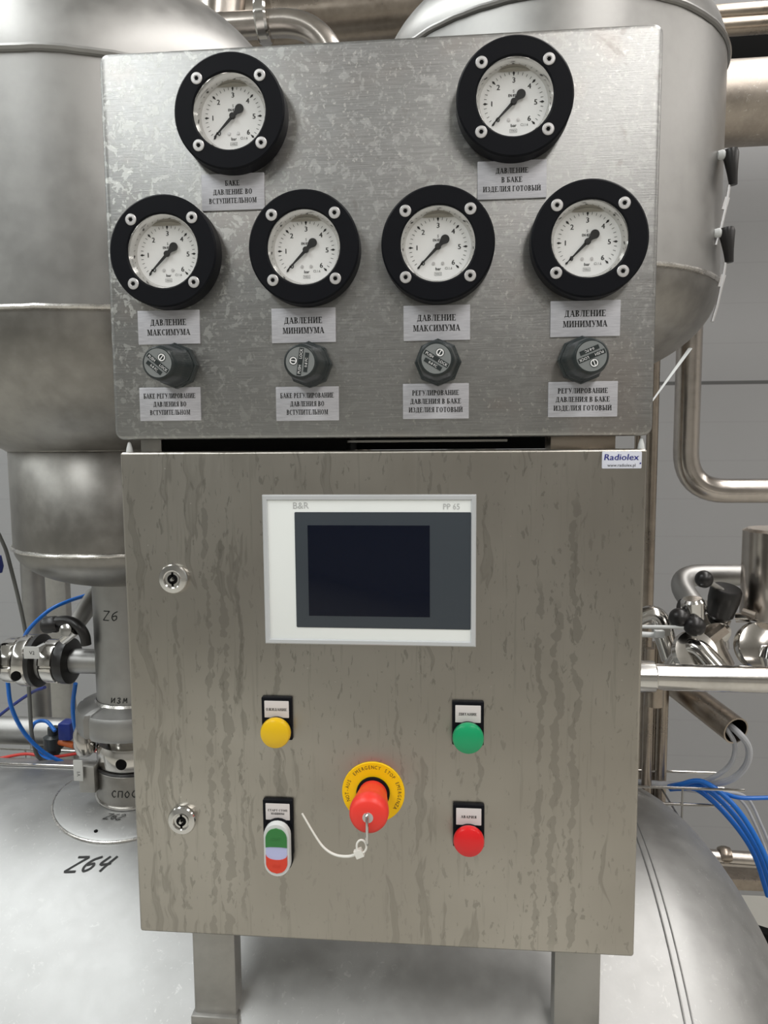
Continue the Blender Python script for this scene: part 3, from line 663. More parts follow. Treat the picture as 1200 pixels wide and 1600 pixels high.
# right valve cluster
e0 = at(1165, 898, .62); e1 = at(1062, 898, .62); e2 = at(1110, 985, .50)
el = thing('elbow_pipe', 'satin elbow pipe curling round above the bright right pipe', 'pipe', e1)
part(MB().tube(fillet([e0 + Vector((.3, 0, 0)), e1 + Vector((-.012, 0, 0)), e2], .055, 14), .0185, 32), 'tube', 'vessel', el)
c_ = at(1088, 960, .53)
part(MB().lathe([(.019, -.012), (.026, -.010), (.026, .010), (.019, .012)], c_, e2 - e1, 32), 'union_nut', 'polish', el)
part(MB().lathe([(.019, -.012), (.028, -.010), (.028, .012), (.019, .016)], e2, e2 - e1, 32), 'union_nut', 'polish', el)
a_, b_ = at(1080, 1005, .46), at(1120, 1040, .42)
el2 = thing('elbow_pipe', 'polished elbow and collar sitting right above the bright pipe', 'pipe', a_)
part(MB().lathe([(.020, -.006), (.034, -.006), (.036, 0), (.034, .008), (.020, .010)], at(1085, 1022, .43), (.2, -.8, .45), 40), 'collar', 'polish', el2)
part(MB().tube(fillet([at(1052, 1045, .45), at(1082, 1002, .43), at(1125, 1050, .40)], .03, 10), .0155, 24), 'tube', 'polish', el2)
a_ = at(1018, 960, .52)
sm = thing('elbow_pipe', 'small bright elbow peeping out beside the cabinet right edge', 'pipe', a_)
part(MB().tube(fillet([at(985, 975, .52), at(1026, 955, .52), at(1050, 1030, .50)], .03, 10), .0165, 24), 'tube', 'polish', sm)
part(MB().tube([at(985, 990, .47), at(1035, 993, .47)], .0045, 12), 'rod', 'rim', sm)
part(MB().obox(at(1030, 990, .46), (1, 0, 0), (0, 0, 1), .014, .01, .010), 'rod_clamp', 'rim', sm)
part(MB().obox(at(1035, 985, .5), (0, 0, 1), (0, 1, 0), .012, .02, .02), 'bracket', 'leg', sm)
hv = thing('hand_valve', 'valve with shiny black ball knobs right of the cabinet', 'valve', at(1080, 975, .46))
part(MB().tube([at(975, 979, .43), at(1068, 980, .42)], .0028, 12), 'rod', 'rim', hv, label='pale straight rod')
for (px, py, Y, r, sq) in ((1062, 966, .43, .0155, .8), (1085, 978, .42, .0155, 1.0)):
    c_ = at(px, py, Y)
    part(MB().lathe([(r * math.sin(PI * k / 12) if 0 < k < 12 else 0, -r * math.cos(PI * k / 12) * 1.05) for k in range(13)], c_, (1, .1, -.4), 28), 'ball_knob', 'rubber', hv)
part(MB().lathe([(.017, 0), (.017, .026), (.014, .03), (0, .03)], at(1083, 965, .44), (-.1, -.1, 1), 28), 'stem_cap', 'chrome', hv)
part(MB().lathe([(.0185, 0), (.0185, .012), (.0175, .014)], at(1066, 955, .45), (1, .2, 0), 28), 'stem_ring', 'rubber', hv)
bv2 = thing('butterfly_valve', 'valve with a large black handle boss in front of the right satin elbow', 'valve', at(1125, 930, .48))
part(MB().lathe([(.012, -.030), (.020, -.022), (.0235, .004), (.0235, .020), (.021, .024), (.008, .0235)], at(1130, 940, .48), (.1, -.25, 1), 36), 'handle_boss', 'rubber', bv2)
part(MB().tube([at(1128, 922, .47), at(1106, 908, .46)], .0042, 12), 'lever', 'leg', bv2)
c_ = at(1100, 905, .455)
part(MB().lathe([(.0135 * math.sin(PI * k / 12) if 0 < k < 12 else 0, -.0135 * math.cos(PI * k / 12)) for k in range(13)], c_, (0, 0, 1), 28), 'ball_knob', 'rubber', bv2)
part(MB().tube([at(1150, 965, .50), at(1172, 965, .49)], .008, 14), 'spindle', 'polish', bv2)
part(MB().obox(at(1120, 990, .47), (.7, 0, .6), (0, 1, 0), .03, .012, .022), 'label_block', 'insul', bv2)
part(MB().lathe([(.018, 0), (.021, .004), (.021, .02), (.018, .03)], at(1112, 990, .52), (.3, -.3, -1), 28), 'union_nut', 'polish', bv2)
part(MB().tube(catmull([at(1130, 965, .5), at(1118, 1000, .5), at(1135, 1040, .5)], 6), .013, 18), 'body', 'pipe', bv2)
ac = thing('actuator_cylinder', 'tall dark-sided steel actuator cylinder cut off by the right photo edge', 'actuator', at(1205, 960, .5))
c_ = at(1205, 965, .50)
part(MB().lathe([(.044, .0), (.046, .004), (.046, .138), (.040, .142), (0, .142)], c_, (0, 0, 1), 56), 'housing', 'pipe', ac)
part(MB().lathe([(.018, -.03), (.018, 0)], c_ + Vector((-.004, 0, 0)), (0, 0, 1), 28), 'stem', 'polish', ac)
c2 = at(1185, 1010, .47)
part(MB().lathe([(.022, -.008), (.036, -.008), (.038, 0), (.036, .010), (.020, .014)], c2, (.15, -.85, .3), 44), 'body_flange', 'polish', ac)
part(MB().lathe([(0, -.02), (.012, -.016), (.018, 0), (.012, .016), (0, .02)], c2 + Vector((.012, -.018, -.01)), (0, 0, 1), 28), 'hub', 'chrome', ac)
part(MB().tube([at(1160, 955, .47), at(1180, 962, .46)], .006, 14), 'copper_fitting', 'insul', ac)

# ------------------------------------------------------------------ left background
q = at(56, 960, .95)
pipe('steel_pipe', [(q.x, .95, 3.6), (q.x - .004, .95, FZ)], .026, 'vessel', 'upright satin pipe behind the valve at the left edge', seg=40)
q = at(90, 1000, 1.2)
tag(part(MB().box(q.x - .035, q.x + .03, 1.2, 1.23, FZ, 3.6, .004), 'steel_post', 'leg', None, (q.x, 1.2, FZ)), 'flat grey post behind the valve, right of the upright satin pipe', 'post')
q = at(33, 960, .9)
o = tag(part(MB().tube(catmull([at(-20, 800, .62), at(3, 845, .62), at(15, 880, .62), at(40, 990, .60), at(46, 1090, .56), at(52, 1160, .54), at(72, 1190, .56), at(150, 1198, .58)], 8), .0036, 10), 'cable', 'darkcab', None, at(0, 840, .62)), 'dark grey cable hanging down the left edge behind the valve', 'cable')
z = at(50, 1142, .8).z
pipe('steel_pipe', [(-1.4, .8, z), (-.55, .8, z)], .030, 'vessel', 'satin horizontal pipe low at the left edge behind the hoses')
q = at(-6, 885, .6)
tag(part(MB().lathe([(.0, -.014), (.010, -.012), (.013, 0), (.010, .02), (0, .022)], q, (0, 0, 1), 20), 'float_switch', 'navy', None, q), 'dark blue plug cut off by the left photo edge', 'plug')
# V2 valve on a horizontal branch pipe
zc = at(130, 1033, NY).z
v2 = thing('butterfly_valve', 'polished valve with a V2 tag and black handle left of the outlet pipe', 'valve', (-.58, NY, zc))
def xl(prof, name, mat, fn=None, seg=64, lab=None): return part(MB().lathe(prof, (0, NY, zc), (1, 0, 0), seg, fn), name, mat, v2, label=lab)
xl([(.0195, -.535), (.0195, -.482)], 'branch_pipe', 'vessel')
xl([(.024, -.547), (.034, -.546), (.036, -.541), (.036, -.530), (.022, -.527)], 'dark_clamp', 'rubber')
xl([(.026, -.572), (.033, -.570), (.035, -.566), (.035, -.548), (.030, -.545)], 'union_nut', 'polish', slot(6, .93), 120)
xl([(.026, -.578), (.030, -.577), (.030, -.571)], 'neck', 'vessel')
xl([(.030, -.589), (.041, -.588), (.042, -.580), (.034, -.577)], 'gasket', 'rubber')
xl([(.030, -.611), (.039, -.610), (.041, -.605), (.041, -.592), (.039, -.589)], 'valve_body', 'polish')
xl([(.025, -.638), (.034, -.637), (.036, -.632), (.036, -.616), (.030, -.611)], 'union_nut', 'polish', slot(6, .93), 120)
xl([(.014, -.72), (.014, -.636)], 'branch_pipe', 'polish')
part(MB().lathe([(.0075, -.003), (.0075, .0014), (0, .0014)], (-.600, NY - .0405, at(51, 1057, .366).z), (0, -1, 0), 24), 'bore_plug', 'black_and_shade', v2)
part(MB().lathe([(.014, -.006), (.040, -.010), (.043, -.004), (.043, .004), (.038, .008), (.014, .006)], (-.660, NY - .02, zc + .006), (1, .15, .1), 48), 'hand_wheel', 'rubber', v2)
hp = [at(72, 978, .375), at(84, 973, .37), at(105, 970, .365), at(122, 978, .36), at(132, 992, .36), at(135, 1008, .36)]
part(MB().tube(catmull(hp, 6), .0085, 14, .0075), 'handle', 'rubber', v2)
part(MB().lathe([(.011, -.012), (.013, -.008), (.013, .008), (.011, .012)], at(80, 976, .37), (1, 0, .1), 24), 'handle_end', 'rubber', v2)
part(MB().tube([at(100, 1000, .37), at(118, 985, .36)], .0075, 14), 'spindle', 'polish', v2)
part(MB().lathe([(.006, -.004), (.0095, -.003), (.0095, .004), (.006, .005)], at(104, 985, .355), (0, -1, .3), 20), 'bolt_head', 'chrome', v2)
part(MB().tube(catmull([at(118, 978, .40), at(128, 962, .42), at(150, 930, .46)], 5), .012, 18, .016), 'stay', 'leg', v2)
p = at(47, 1021, .352)
t2 = thing('valve_tag', 'small grey tag lettered V2 on the polished valve at the left', 'tag', p)
part(MB().plate(p.x - .0125, p.x + .0125, p.z - .0095, p.z + .0095, .3555, .357, .001, .0004), 'tag_plate', 'tag', t2)
tb = MB(); tb.addmesh(sans('V2'), (p.x + .001, .3552, p.z), X_, Z_, .0055); part(tb, 'lettering', 'ink', t2)
part(MB().box(p.x - .0035, p.x + .0035, .357, .40, p.z - .0045, p.z + .0045, .001), 'tag_clip', 'tag', t2)
for nm, pts, r, mat, lab, g in (
    ('air_hose', [at(34, 1010, .52), at(44, 985, .5), at(75, 955, .5), at(105, 940, .52), at(135, 930, .56)], .0034, 'blue', 'blue air hose arching over the V2 valve', 1),
    ('air_hose', [at(12, 1065, .50), at(18, 1105, .50), at(38, 1145, .52), at(68, 1175, .54), at(100, 1192, .56)], .0036, 'blue', 'blue air hose drooping from the V2 valve to the tray, leftmost', 1),
    ('air_hose', [at(118, 1068, .46), at(114, 1100, .47), at(116, 1130, .48), at(122, 1155, .50)], .0036, 'blue', 'blue air hose dropping just left of the outlet pipe', 1),
    ('air_hose', [at(-10, 1125, .62), at(20, 1102, .60), at(50, 1082, .58), at(70, 1074, .55)], .0030, 'navy', 'navy hose rising behind the V2 valve', 1),
    ('air_hose', [at(86, 1142, .56), at(72, 1127, .57), at(54, 1130, .57), at(49, 1150, .57), at(60, 1178, .57), at(85, 1190, .57)], .0034, 'blue', 'blue hose bent in a loop above the tray', 1),
    ('cable', [at(-15, 1188, .58), at(40, 1178, .58), at(80, 1183, .58), at(150, 1172, .58)], .0028, 'redc', 'red cable lying in the tray at the left', 0),
    ('cable_bundle', [at(-20, 1194, .57), at(20, 1197, .57), at(80, 1198, .56), at(150, 1200, .56)], .0060, 'navy', 'thick navy cable lying in the tray at the left', 0),
    ('cable', [at(-15, 1184, .60), at(60, 1189, .6), at(150, 1192, .6)], .0038, 'darkcab', 'dark cable lying in the tray behind the red one', 0)):
    o = part(MB().tube(catmull(pts, 8), r, 10), nm, mat, None, pts[1], sharp=60); tag(o, lab, 'hose' if g else 'cable', 'blue hoses at the left' if g else None)
q = at(84, 1160, .6)
sv = thing('solenoid_fitting', 'small teal and orange air fitting above the tray at the left', 'fitting', q)
part(MB().lathe([(.008, -.026), (.012, -.02), (.012, -.012), (.018, -.010), (.018, .012), (.010, .016), (.010, .03), (0, .03)], q, (0, 0, 1), 24), 'body', 'slate', sv)
part(MB().tube([q + Vector((.014, -.005, .004)), q + Vector((.046, -.01, .0))], .0065, 14), 'orange_nipple', 'orange', sv)
part(MB().box(q.x + .02, q.x + .045, .58, .61, q.z + .012, q.z + .045, .003), 'coil', 'navy', sv)

# ------------------------------------------------------------------ the control cabinet
CW, CH, CDp = .25, .4961, .15
cb = thing('control_cabinet', 'stained steel control cabinet with screen, buttons and two locks, on two legs', 'cabinet', (0, .075, -.16))
part(MB().plate(-CW, CW, 0, CH, 0, .022, .003, .0025), 'door', 'door', cb)
part(MB().plate(-CW + .004, CW - .004, .004, CH - .004, .022, CDp, .004, .0015), 'body', 'leg', cb)
for sx in (-.2030, .2120):
    lg = part(MB().box(sx - .0255, sx + .0255, .088, .114, -.164, .006, .003), 'leg', 'leg', cb)
    part(MB().box(sx - .028, sx + .028, .082, .120, -.176, -.162, .002), 'foot_plate', 'leg', lg)
    # pad shaped to the shell
for lz in (.3722, .1247):
    lx = -.1995
    lk = part(MB().lathe([(.0140, 0), (.0145, .002), (.0145, .0040), (.0136, .0054), (.0090, .0066), (.0080, .0060), (.0078, .0048), (.0072, .0048), (.0070, .0056), (0, .0057)], (lx, 0, lz), (0, -1, 0), 48), 'lock', 'chrome', cb)
    kb = MB().lathe([(.0050, .0057), (.0050, .0061), (.0018, .0061), (.0018, .0057)], (lx, 0, lz), (0, -1, 0), 28, cap=False)
    kb.box(lx - .0010, lx + .0010, -.0061, -.0056, lz + .0035, lz + .0070); kb.box(lx - .0010, lx + .0010, -.0061, -.0056, lz - .0070, lz - .0035)
    part(kb, 'keyway', 'black_and_shade', lk)
    part(MB().lathe([(.0014, .006), (.0014, .0085), (0, .0085)], (lx, 0, lz), (0, -1, 0), 16), 'pin', 'chrome', lk)
# blobs of sealant at the corners
for (x_, z_) in ((-.2425, CH + .004), (.2455, CH + .004)):
    part(MB().lathe([(.0034, -.004), (.0028, .000), (.0014, .005), (0, .0065)], (x_, .006, z_), (0, 0, 1), 14), 'sealant_blob', 'rim', cb)

# ------------------------------------------------------------------ the gauge panel
GZ0, GZ1, GW = .508, .8633, .2542
gp = thing('gauge_panel', 'stained sheet steel panel above the cabinet carrying six pressure gauges', 'panel', (0, .03, GZ0))
part(MB().plate(-GW, GW, GZ0, GZ1, 0, .052, .0085, .0035), 'sheet', 'gauge', gp, sharp=50)
part(MB().box(-.215, -.03, .020, .12, CH - .0005, GZ0 + .002, .0), 'gap_shade_strip', 'black_and_shade', gp)  # added black filler, paints the shade in the gap above the cabinet
part(MB().box(-.24, .24, .10, .135, CH - .0005, GZ0 + .03, .0), 'gap_shade_back', 'black_and_shade', gp)  # added black backing, the darkness behind the gap as colour
part(MB().box(-.07, .125, .024, .040, GZ0 - .0045, GZ0 - .002, .0005), 'bracket', 'leg', gp)
part(MB().box(-.236, -.215, .018, .06, CH - .0003, GZ0 + .001, .0005), 'bracket', 'leg', gp)
part(MB().box(.165, .225, .018, .06, CH - .0003, GZ0 + .001, .0005), 'bracket', 'brown', gp)

# pressure gauges
def make_gauge(x, z, lab):
    g = thing('pressure_gauge', lab, 'gauge', (x, 0, z), 'round pressure gauges on the panel')
    part(MB().lathe([(.0505, 0), (.0505, .0165), (.0490, .018), (.0345, .018), (.0330, .0165), (.0330, .001)], (x, 0, z), (0, -1, 0), 96, cap=False), 'flange', 'black', g)
    part(MB().lathe([(.0330, .0165), (.0322, .0150), (.0310, .0100), (.0298, .0065), (.0298, .001)], (x, 0, z), (0, -1, 0), 96, cap=False), 'bezel_ring', 'chrome', g)
    d = part(MB().lathe([(.0300, .001), (.0300, .0040), (0, .0040)], (x, 0, z), (0, -1, 0), 96), 'dial', 'dial', g)
    ib = MB(); yf = -.0042
    def pt(r, a): return (x + r * math.cos(a), yf, z + r * math.sin(a))
    for k in range(31):
        a = math.radians(225 - 9 * k)
        r0, r1, hw = ((.0222, .0262, .00045) if k % 5 == 0 else (.0238, .0262, .00020))
        if k % 5 == 0:
            ib.poly([pt(r0, a), (pt(r1 - .001, a - .042)), pt(r1 + .0006, a), pt(r1 - .001, a + .042)])
        else:
            ib.poly([pt(r0, a - hw / r0), pt(r1, a - hw / r1), pt(r1, a + hw / r1), pt(r0, a + hw / r0)])
        if k % 5 == 0:
            ib.addmesh(sans(str(k // 5)), (x + .0192 * math.cos(a), yf, z + .0192 * math.sin(a)), X_, Z_, .0044)
    for k in range(7):
        a = math.radians(225 - 45 * k); ib.addmesh(sans(str(k)), (x + .0003 + .0192 * math.cos(a), yf - .00002, z + .0192 * math.sin(a)), X_, Z_, .0044)
    ib.addmesh(sans('EN 837'), (x - .0006, yf - .00002, z + .0063), X_ * .8, Z_, .0023); ib.addmesh(sans('bar'), (x + .0002, yf - .00002, z - .0190), X_, Z_, .0027)
    ib.addmesh(sans('S'), (x, yf, z + .0098), X_, Z_, .0024)
    ib.addmesh(sans('EN 837'), (x - .0008, yf, z + .0063), X_ * .8, Z_, .0023)
    ib.addmesh(sans('bar'), (x, yf, z - .0190), X_, Z_, .0027)
    ib.addmesh(sans('Cl.1.6'), (x + .0095, yf, z - .0187), X_ * .9, Z_, .0022)
    ib.addmesh(sans('WIKA'), (x, yf, z - .0236), X_ * .9, Z_, .0015)
    for (a, b, c, e) in ((-.0032, .0032, -.0251, -.0249), (-.0032, .0032, -.0223, -.0221), (-.0032, -.0030, -.0251, -.0221), (.0030, .0032, -.0251, -.0221)):
        ib.poly([(x + a, yf, z + c), (x + b, yf, z + c), (x + b, yf, z + e), (x + a, yf, z + e)])
    part(ib, 'scale', 'ink', d)
    for sx in (-.0042, .0042):
        part(MB().lathe([(.0015, .003), (.0015, .0046), (0, .0047)], (x + sx, 0, z - .0143), (0, -1, 0), 14), 'dial_screw', 'zinc', d)
    # needle resting on zero
    a = math.radians(225); u = Vector((math.cos(a), 0, math.sin(a))); v = Vector((-u.z, 0, u.x)); c = Vector((x, -.0066, z)); nb = MB()
    def flat(pts): 
        for y_ in (0,):
            A = [nb.bm.verts.new(c + u * a_ + v * b_) for a_, b_ in pts]; B = [nb.bm.verts.new(c + u * a_ + v * b_ + Vector((0, .0007, 0))) for a_, b_ in pts]
            nb.bm.faces.new(A); nb.bm.faces.new(B)
            for i in range(len(A)): j = (i + 1) % len(A); nb.bm.faces.new((A[i], A[j], B[j], B[i]))
    flat([(-.002, -.0014), (.006, -.0012), (.0250, -.0004), (.0250, .0004), (.006, .0012), (-.002, .0014)])
    flat([(.0200, -.0013), (.0232, 0), (.0200, .0013)])
    cw = [(0, -.0014), (-.0045, -.0020)] + [(-.0090 + .0040 * math.cos(t), .0040 * math.sin(t)) for t in [-.9 - (2 * PI - 1.8) * k / 14 for k in range(15)]] + [(-.0045, .0020), (0, .0014)]
    flat(cw)
    nb.lathe([(.0028, .0060), (.0028, .0078), (.0022, .0082), (0, .0082)], (x, 0, z), (0, -1, 0), 24)
    part(nb, 'needle', 'ink', g)
    # glycerine fill line with the air pocket above it
    gb = MB(); R_ = .0296; a1 = math.asin(.0258 / R_)
    arc = [(x + R_ * math.cos(t), -.0049, z + R_ * math.sin(t)) for t in [a1 + (PI - 2 * a1) * k / 16 for k in range(17)]]
    gb.poly(arc); part(gb, 'air_pocket', 'gap', g, label='brownish air pocket above the liquid fill')
    part(MB().lathe([(.0312, .0098), (.0312, .0105), (0, .0106)], (x, 0, z), (0, -1, 0), 64), 'glass', 'glass', g)
    for sx in (-1, 1):
        for sz in (-1, 1):
            s_ = part(MB().lathe([(.0052, .0170), (.0052, .0183), (.0046, .0189), (.0026, .0190), (.0021, .0184), (0, .0184)], (x + sx * .0287, 0, z + sz * .0287), (0, -1, 0), 28), 'screw', 'zinc', g)
            part(MB().lathe([(.0019, .0182), (.0019, .0187), (0, .0187)], (x + sx * .0287, 0, z + sz * .0287), (0, -1, 0), 6), 'hex_socket', 'black_and_shade', s_)
    return g
spots = [(-.1271, .8001, 'black-ringed pressure gauge at top left, above the БАКЕ label'),
         (.1256, .8010, 'black-ringed pressure gauge at top right, nearest the panel top edge'),
         (-.1930, .6802, 'black-ringed pressure gauge at the far left of the lower row'),
         (-.0618, .6800, 'black-ringed pressure gauge second from the left in the lower row'),
         (.0591, .6794, 'black-ringed pressure gauge third from the left in the lower row'),
         (.1915, .6797, 'black-ringed pressure gauge at the far right of the lower row')]
g0 = make_gauge(*spots[0])
for x, z, lab in spots[1:]: copy_tree(g0, (x - spots[0][0], 0, z - spots[0][1]), lab)

# engraved label plates
def label_plate(cx, cz, wd, ht, lines, lab, small=False):
    t = thing('label_plate', lab, 'label', (cx, 0, cz), 'label plates on the gauge panel')
    part(MB().plate(cx - wd / 2, cx + wd / 2, cz - ht / 2, cz + ht / 2, -.0016, -.0001, .0006, .0003), 'plate', 'plate', t)
    tb = MB(); n = len(lines)
    for i, (txt, frac) in enumerate(lines):
        h = .0056 if n == 2 else .0046
        pitch = .0092 if n == 2 else .0078
        line_fit(tb, txt, cx, cz + ((n - 1) / 2 - i) * pitch, -.0018, h, wd * frac)
    part(tb, 'lettering', 'ink', t)
    return t
label_plate(-.1302, .7354, .0592, .0328, [('БАКЕ', .23), ('ДАВЛЕНИЕ ВО', .62), ('ВСТУПИТЕЛЬНОМ', .76)], 'grey label БАКЕ ДАВЛЕНИЕ ВО ВСТУПИТЕЛЬНОМ under the top left gauge')
label_plate(.1251, .7368, .0610, .0330, [('ДАВЛЕНИЕ', .47), ('В БАКЕ', .30), ('ИЗДЕЛИЯ ГОТОВЫЙ', .84)], 'grey label ДАВЛЕНИЕ В БАКЕ under the top right gauge')
label_plate(-.1958, .6139, .0602, .0316, [('ДАВЛЕНИЕ', .58), ('МАКСИМУМА', .70)], 'grey label ДАВЛЕНИЕ МАКСИМУМА under the far left gauge')
label_plate(-.0662, .6130, .0606, .0318, [('ДАВЛЕНИЕ', .59), ('МИНИМУМА', .65)], 'grey label ДАВЛЕНИЕ МИНИМУМА under the second gauge of the row')
label_plate(.0578, .6127, .0610, .0319, [('ДАВЛЕНИЕ', .58), ('МАКСИМУМА', .71)], 'grey label ДАВЛЕНИЕ МАКСИМУМА under the third gauge of the row')
label_plate(.1916, .6136, .0618, .0320, [('ДАВЛЕНИЕ', .59), ('МИНИМУМА', .64)], 'grey label ДАВЛЕНИЕ МИНИМУМА under the far right gauge')
label_plate(-.1972, .5417, .0600, .0317, [('БАКЕ РЕГУЛИРОВАНИЕ', .85), ('ДАВЛЕНИЯ ВО', .54), ('ВСТУПИТЕЛЬНОМ', .66)], 'grey label БАКЕ РЕГУЛИРОВАНИЕ below the far left regulator knob')
label_plate(-.0639, .5405, .0600, .0318, [('БАКЕ РЕГУЛИРОВАНИЕ', .85), ('ДАВЛЕНИЯ ВО', .54), ('ВСТУПИТЕЛЬНОМ', .66)], 'grey label БАКЕ РЕГУЛИРОВАНИЕ below the second regulator knob from the left')
label_plate(.0569, .5414, .0610, .0325, [('РЕГУЛИРОВАНИЕ', .71), ('ДАВЛЕНИЯ В БАКЕ', .77), ('ИЗДЕЛИЯ ГОТОВЫЙ', .82)], 'grey label РЕГУЛИРОВАНИЕ ДАВЛЕНИЯ below the third regulator knob')
label_plate(.1907, .5415, .0620, .0320, [('РЕГУЛИРОВАНИЕ', .72), ('ДАВЛЕНИЯ В БАКЕ', .78), ('ИЗДЕЛИЯ ГОТОВЫЙ', .84)], 'grey label РЕГУЛИРОВАНИЕ ДАВЛЕНИЯ below the far right regulator knob')

# pressure regulators
def make_reg(x, z, ang, lab, tip):
    g = thing('pressure_regulator', lab, 'regulator', (x, 0, z), 'slate grey regulator knobs')
    ax = Vector((tip[0], -1, tip[1])).normalized()
    part(MB().lathe([(.0215, 0), (.0215, .006), (.0200, .008), (.017, .008)], (x, 0, z), (0, -1, 0), 8), 'lock_nut', 'slate', g)
    fl = lambda t, h: 1 + (.022 * math.cos(8 * t) if .006 < h < .040 else 0) + (.006 * math.cos(48 * t) if .012 < h < .03 else 0)
    kn = part(MB().lathe([(.0180, .004), (.0188, .008), (.0188, .014), (.0172, .016), (.0168, .028), (.0158, .0385), (.0150, .0430), (.0136, .0448), (.0130, .0448), (.0128, .0442)], (x, 0, z), ax, 144, fl), 'knob', 'slate', g, sharp=40)
    cp = part(MB().lathe([(.0128, .0440), (.0128, .0450), (0, .0450)], (x, 0, z), ax, 48), 'cap', 'slate_face', g, label='paler grey round cap')
    a = math.radians(ang); n = ax; u0 = (X_ - n * n.dot(X_)).normalized(); v0 = u0.cross(n) * 1; v0 = Vector((v0.x, v0.y, v0.z))
    if v0.z < 0: v0 = -v0
    u = u0 * math.cos(a) + v0 * math.sin(a); v = -u0 * math.sin(a) + v0 * math.cos(a); c = Vector((x, 0, z)) + n * .0452
    bb = MB()
    def bar(u0_, u1_, v0_, v1_, e=0): bb.poly([c + n * e + u * a_ + v * b_ for a_, b_ in ((u0_, v0_), (u1_, v0_), (u1_, v1_), (u0_, v1_))])
    bar(-.0120, .0120, -.0020, .0020); bar(-.0085, .0085, -.0072, -.0036)
    bb.lathe([(.0016, 0), (.0016, .0002), (0, .0003)], c, n, 16)
    bb.lathe([(.0038, 0), (.0038, .0001), (0, .0001)], c + v * .0062 - u * 0.0, n, 24)
    part(bb, 'dark_bars', 'slate', cp)
    tb = MB(); e = c + n * .00025
    tb.addmesh(sans('PUSH'), e - u * .0067, u * .95, v, .0024); tb.addmesh(sans('LOCK'), e + u * .0068, u * .95, v, .0024)
    tb.addmesh(sans('0-8 FC'), e - v * .0054, u, v, .0021)
    o_ = e + v * .0062
    tb.lathe([(.0023, 0), (.0033, 0)], o_, n, 24, cap=False)
    tb.addmesh(([(-.0004, -.0024), (.0004, -.0024), (.0004, .0024), (-.0004, .0024)], [(0, 1, 2, 3)]), o_, u, v, 1)
    part(tb, 'lettering', 'white', cp)
make_reg(-.1892, .5775, -40, 'slate regulator knob at the far left, its lettering slanting down', (-.03, -.03))
make_reg(-.0608, .5765, 82, 'slate regulator knob second from left, its lettering standing upright', (-.01, -.03))
make_reg(.0590, .5765, -32, 'slate regulator knob third from left, between two label plates', (-.02, -.02))
make_reg(.1885, .5765, 202, 'slate regulator knob at the far right, its lettering upside down', (.03, -.02))

# ------------------------------------------------------------------ operator panel
hx0, hx1, hz0, hz1 = -.1086, .0946, .3097, .4546
hm = thing('operator_panel', 'white framed operator touch panel with a dark switched-off screen', 'screen', ((hx0 + hx1) / 2, 0, hz0))
part(MB().frame(hx0, hx1, hz0, hz1, .0052, -.0062, 0), 'bezel', 'bezel', hm, sharp=20)
part(MB().plate(hx0 + .0048, hx1 - .0048, hz0 + .0048, hz1 - .0048, -.0046, -.0004, .001, .0003), 'overlay', 'overlay', hm)
dk = part(MB().plate(-.0776, .0898, .3262, .4382, -.0051, -.0044, .0012, .0002), 'screen_surround', 'overlay_d', hm)
part(MB().plate(-.0652, .0512, .3378, .4256, -.0053, -.0049, .0004, .0001), 'display', 'lcd', hm)
tb = MB(); tb.addmesh(sans('B&R'), (-.0715, -.0049, .4446), X_, Z_, .0062); tb.addmesh(sans('PP 65'), (.0715, -.0049, .4436), X_ * .9, Z_, .0055)
part(tb, 'lettering', 'greyink', hm, label='faded pale grey lettering')

# sticker
sx0, sx1, sz0, sz1 = .2092, .2448, .4782, .4938
sk = thing('maker_sticker', 'small white Radiolex sticker in the top right corner of the cabinet door', 'sticker', ((sx0 + sx1) / 2, 0, (sz0 + sz1) / 2))
part(MB().plate(sx0, sx1, sz0, sz1, -.0005, -.0001, .001, .0002), 'backing', 'sticker', sk)
tb = MB(); v_ = Z_ + X_ * .12
tb.addmesh(sans('Radiolex'), (.2264, -.0007, .4888), X_ * 1.12, v_, .0056)
tb.addmesh(sans('Radiolex'), (.2267, -.00071, .4888), X_ * 1.12, v_, .0056)
tb.addmesh(sans('.'), (.2436, -.0007, .4868), X_ * 1.6, Z_ * 1.6, .0056); part(tb, 'company_name', 'bluei', sk)
tb = MB(); tb.addmesh(sans('www.radiolex.pl'), (.2268, -.0007, .4813), X_, Z_, .0027); part(tb, 'web_address', 'ink', sk)

# ------------------------------------------------------------------ lamps and buttons with legend holders
def legend(t, cx, z0, z1, lines):
    part(MB().plate(cx - .0152, cx + .0152, z0, z1, -.0042, 0, .0012, .0008), 'legend_holder', 'black', t)
    part(MB().plate(cx - .0122, cx + .0122, z1 - .0205, z1 - .0035, -.0046, -.0040, .0006, .0002), 'legend_insert', 'insert', t)
    tb = MB(); n = len(lines)
    for i, (s_, f) in enumerate(lines): line_fit(tb, s_, cx, z1 - .0120 + ((n - 1) / 2 - i) * .0034, -.0048, .0026 if n == 1 else .0021, .0244 * f)
    part(tb, 'lettering', 'ink', t)
def lampb(cx, cz, col, txt, f, lab):
    t = thing('indicator_lamp', lab, 'lamp', (cx, 0, cz), 'round indicator lamps on the cabinet door')
    legend(t, cx, cz - .010, cz + .0332, [(txt, f)])
    part(MB().lathe([(.0142, .002), (.0142, .0085), (.0134, .009)], (cx, 0, cz), (0, -1, 0), 48, cap=False), 'collar', 'black', t)
    part(MB().lathe([(.0140, .007), (.0148, .0085), (.0149, .0125), (.0138, .0150), (.0110, .0165), (.0060, .0175), (0, .0178)], (cx, 0, cz), (0, -1, 0), 56), 'lens', col, t)
lampb(-.0993, .2222, 'yellow', 'ОЖИДАНИЕ', .86, 'round yellow lamp under its ОЖИДАНИЕ legend')
lampb(.0876, .2222, 'green', 'ПИТАНИЕ', .70, 'round green lamp under its ПИТАНИЕ legend')
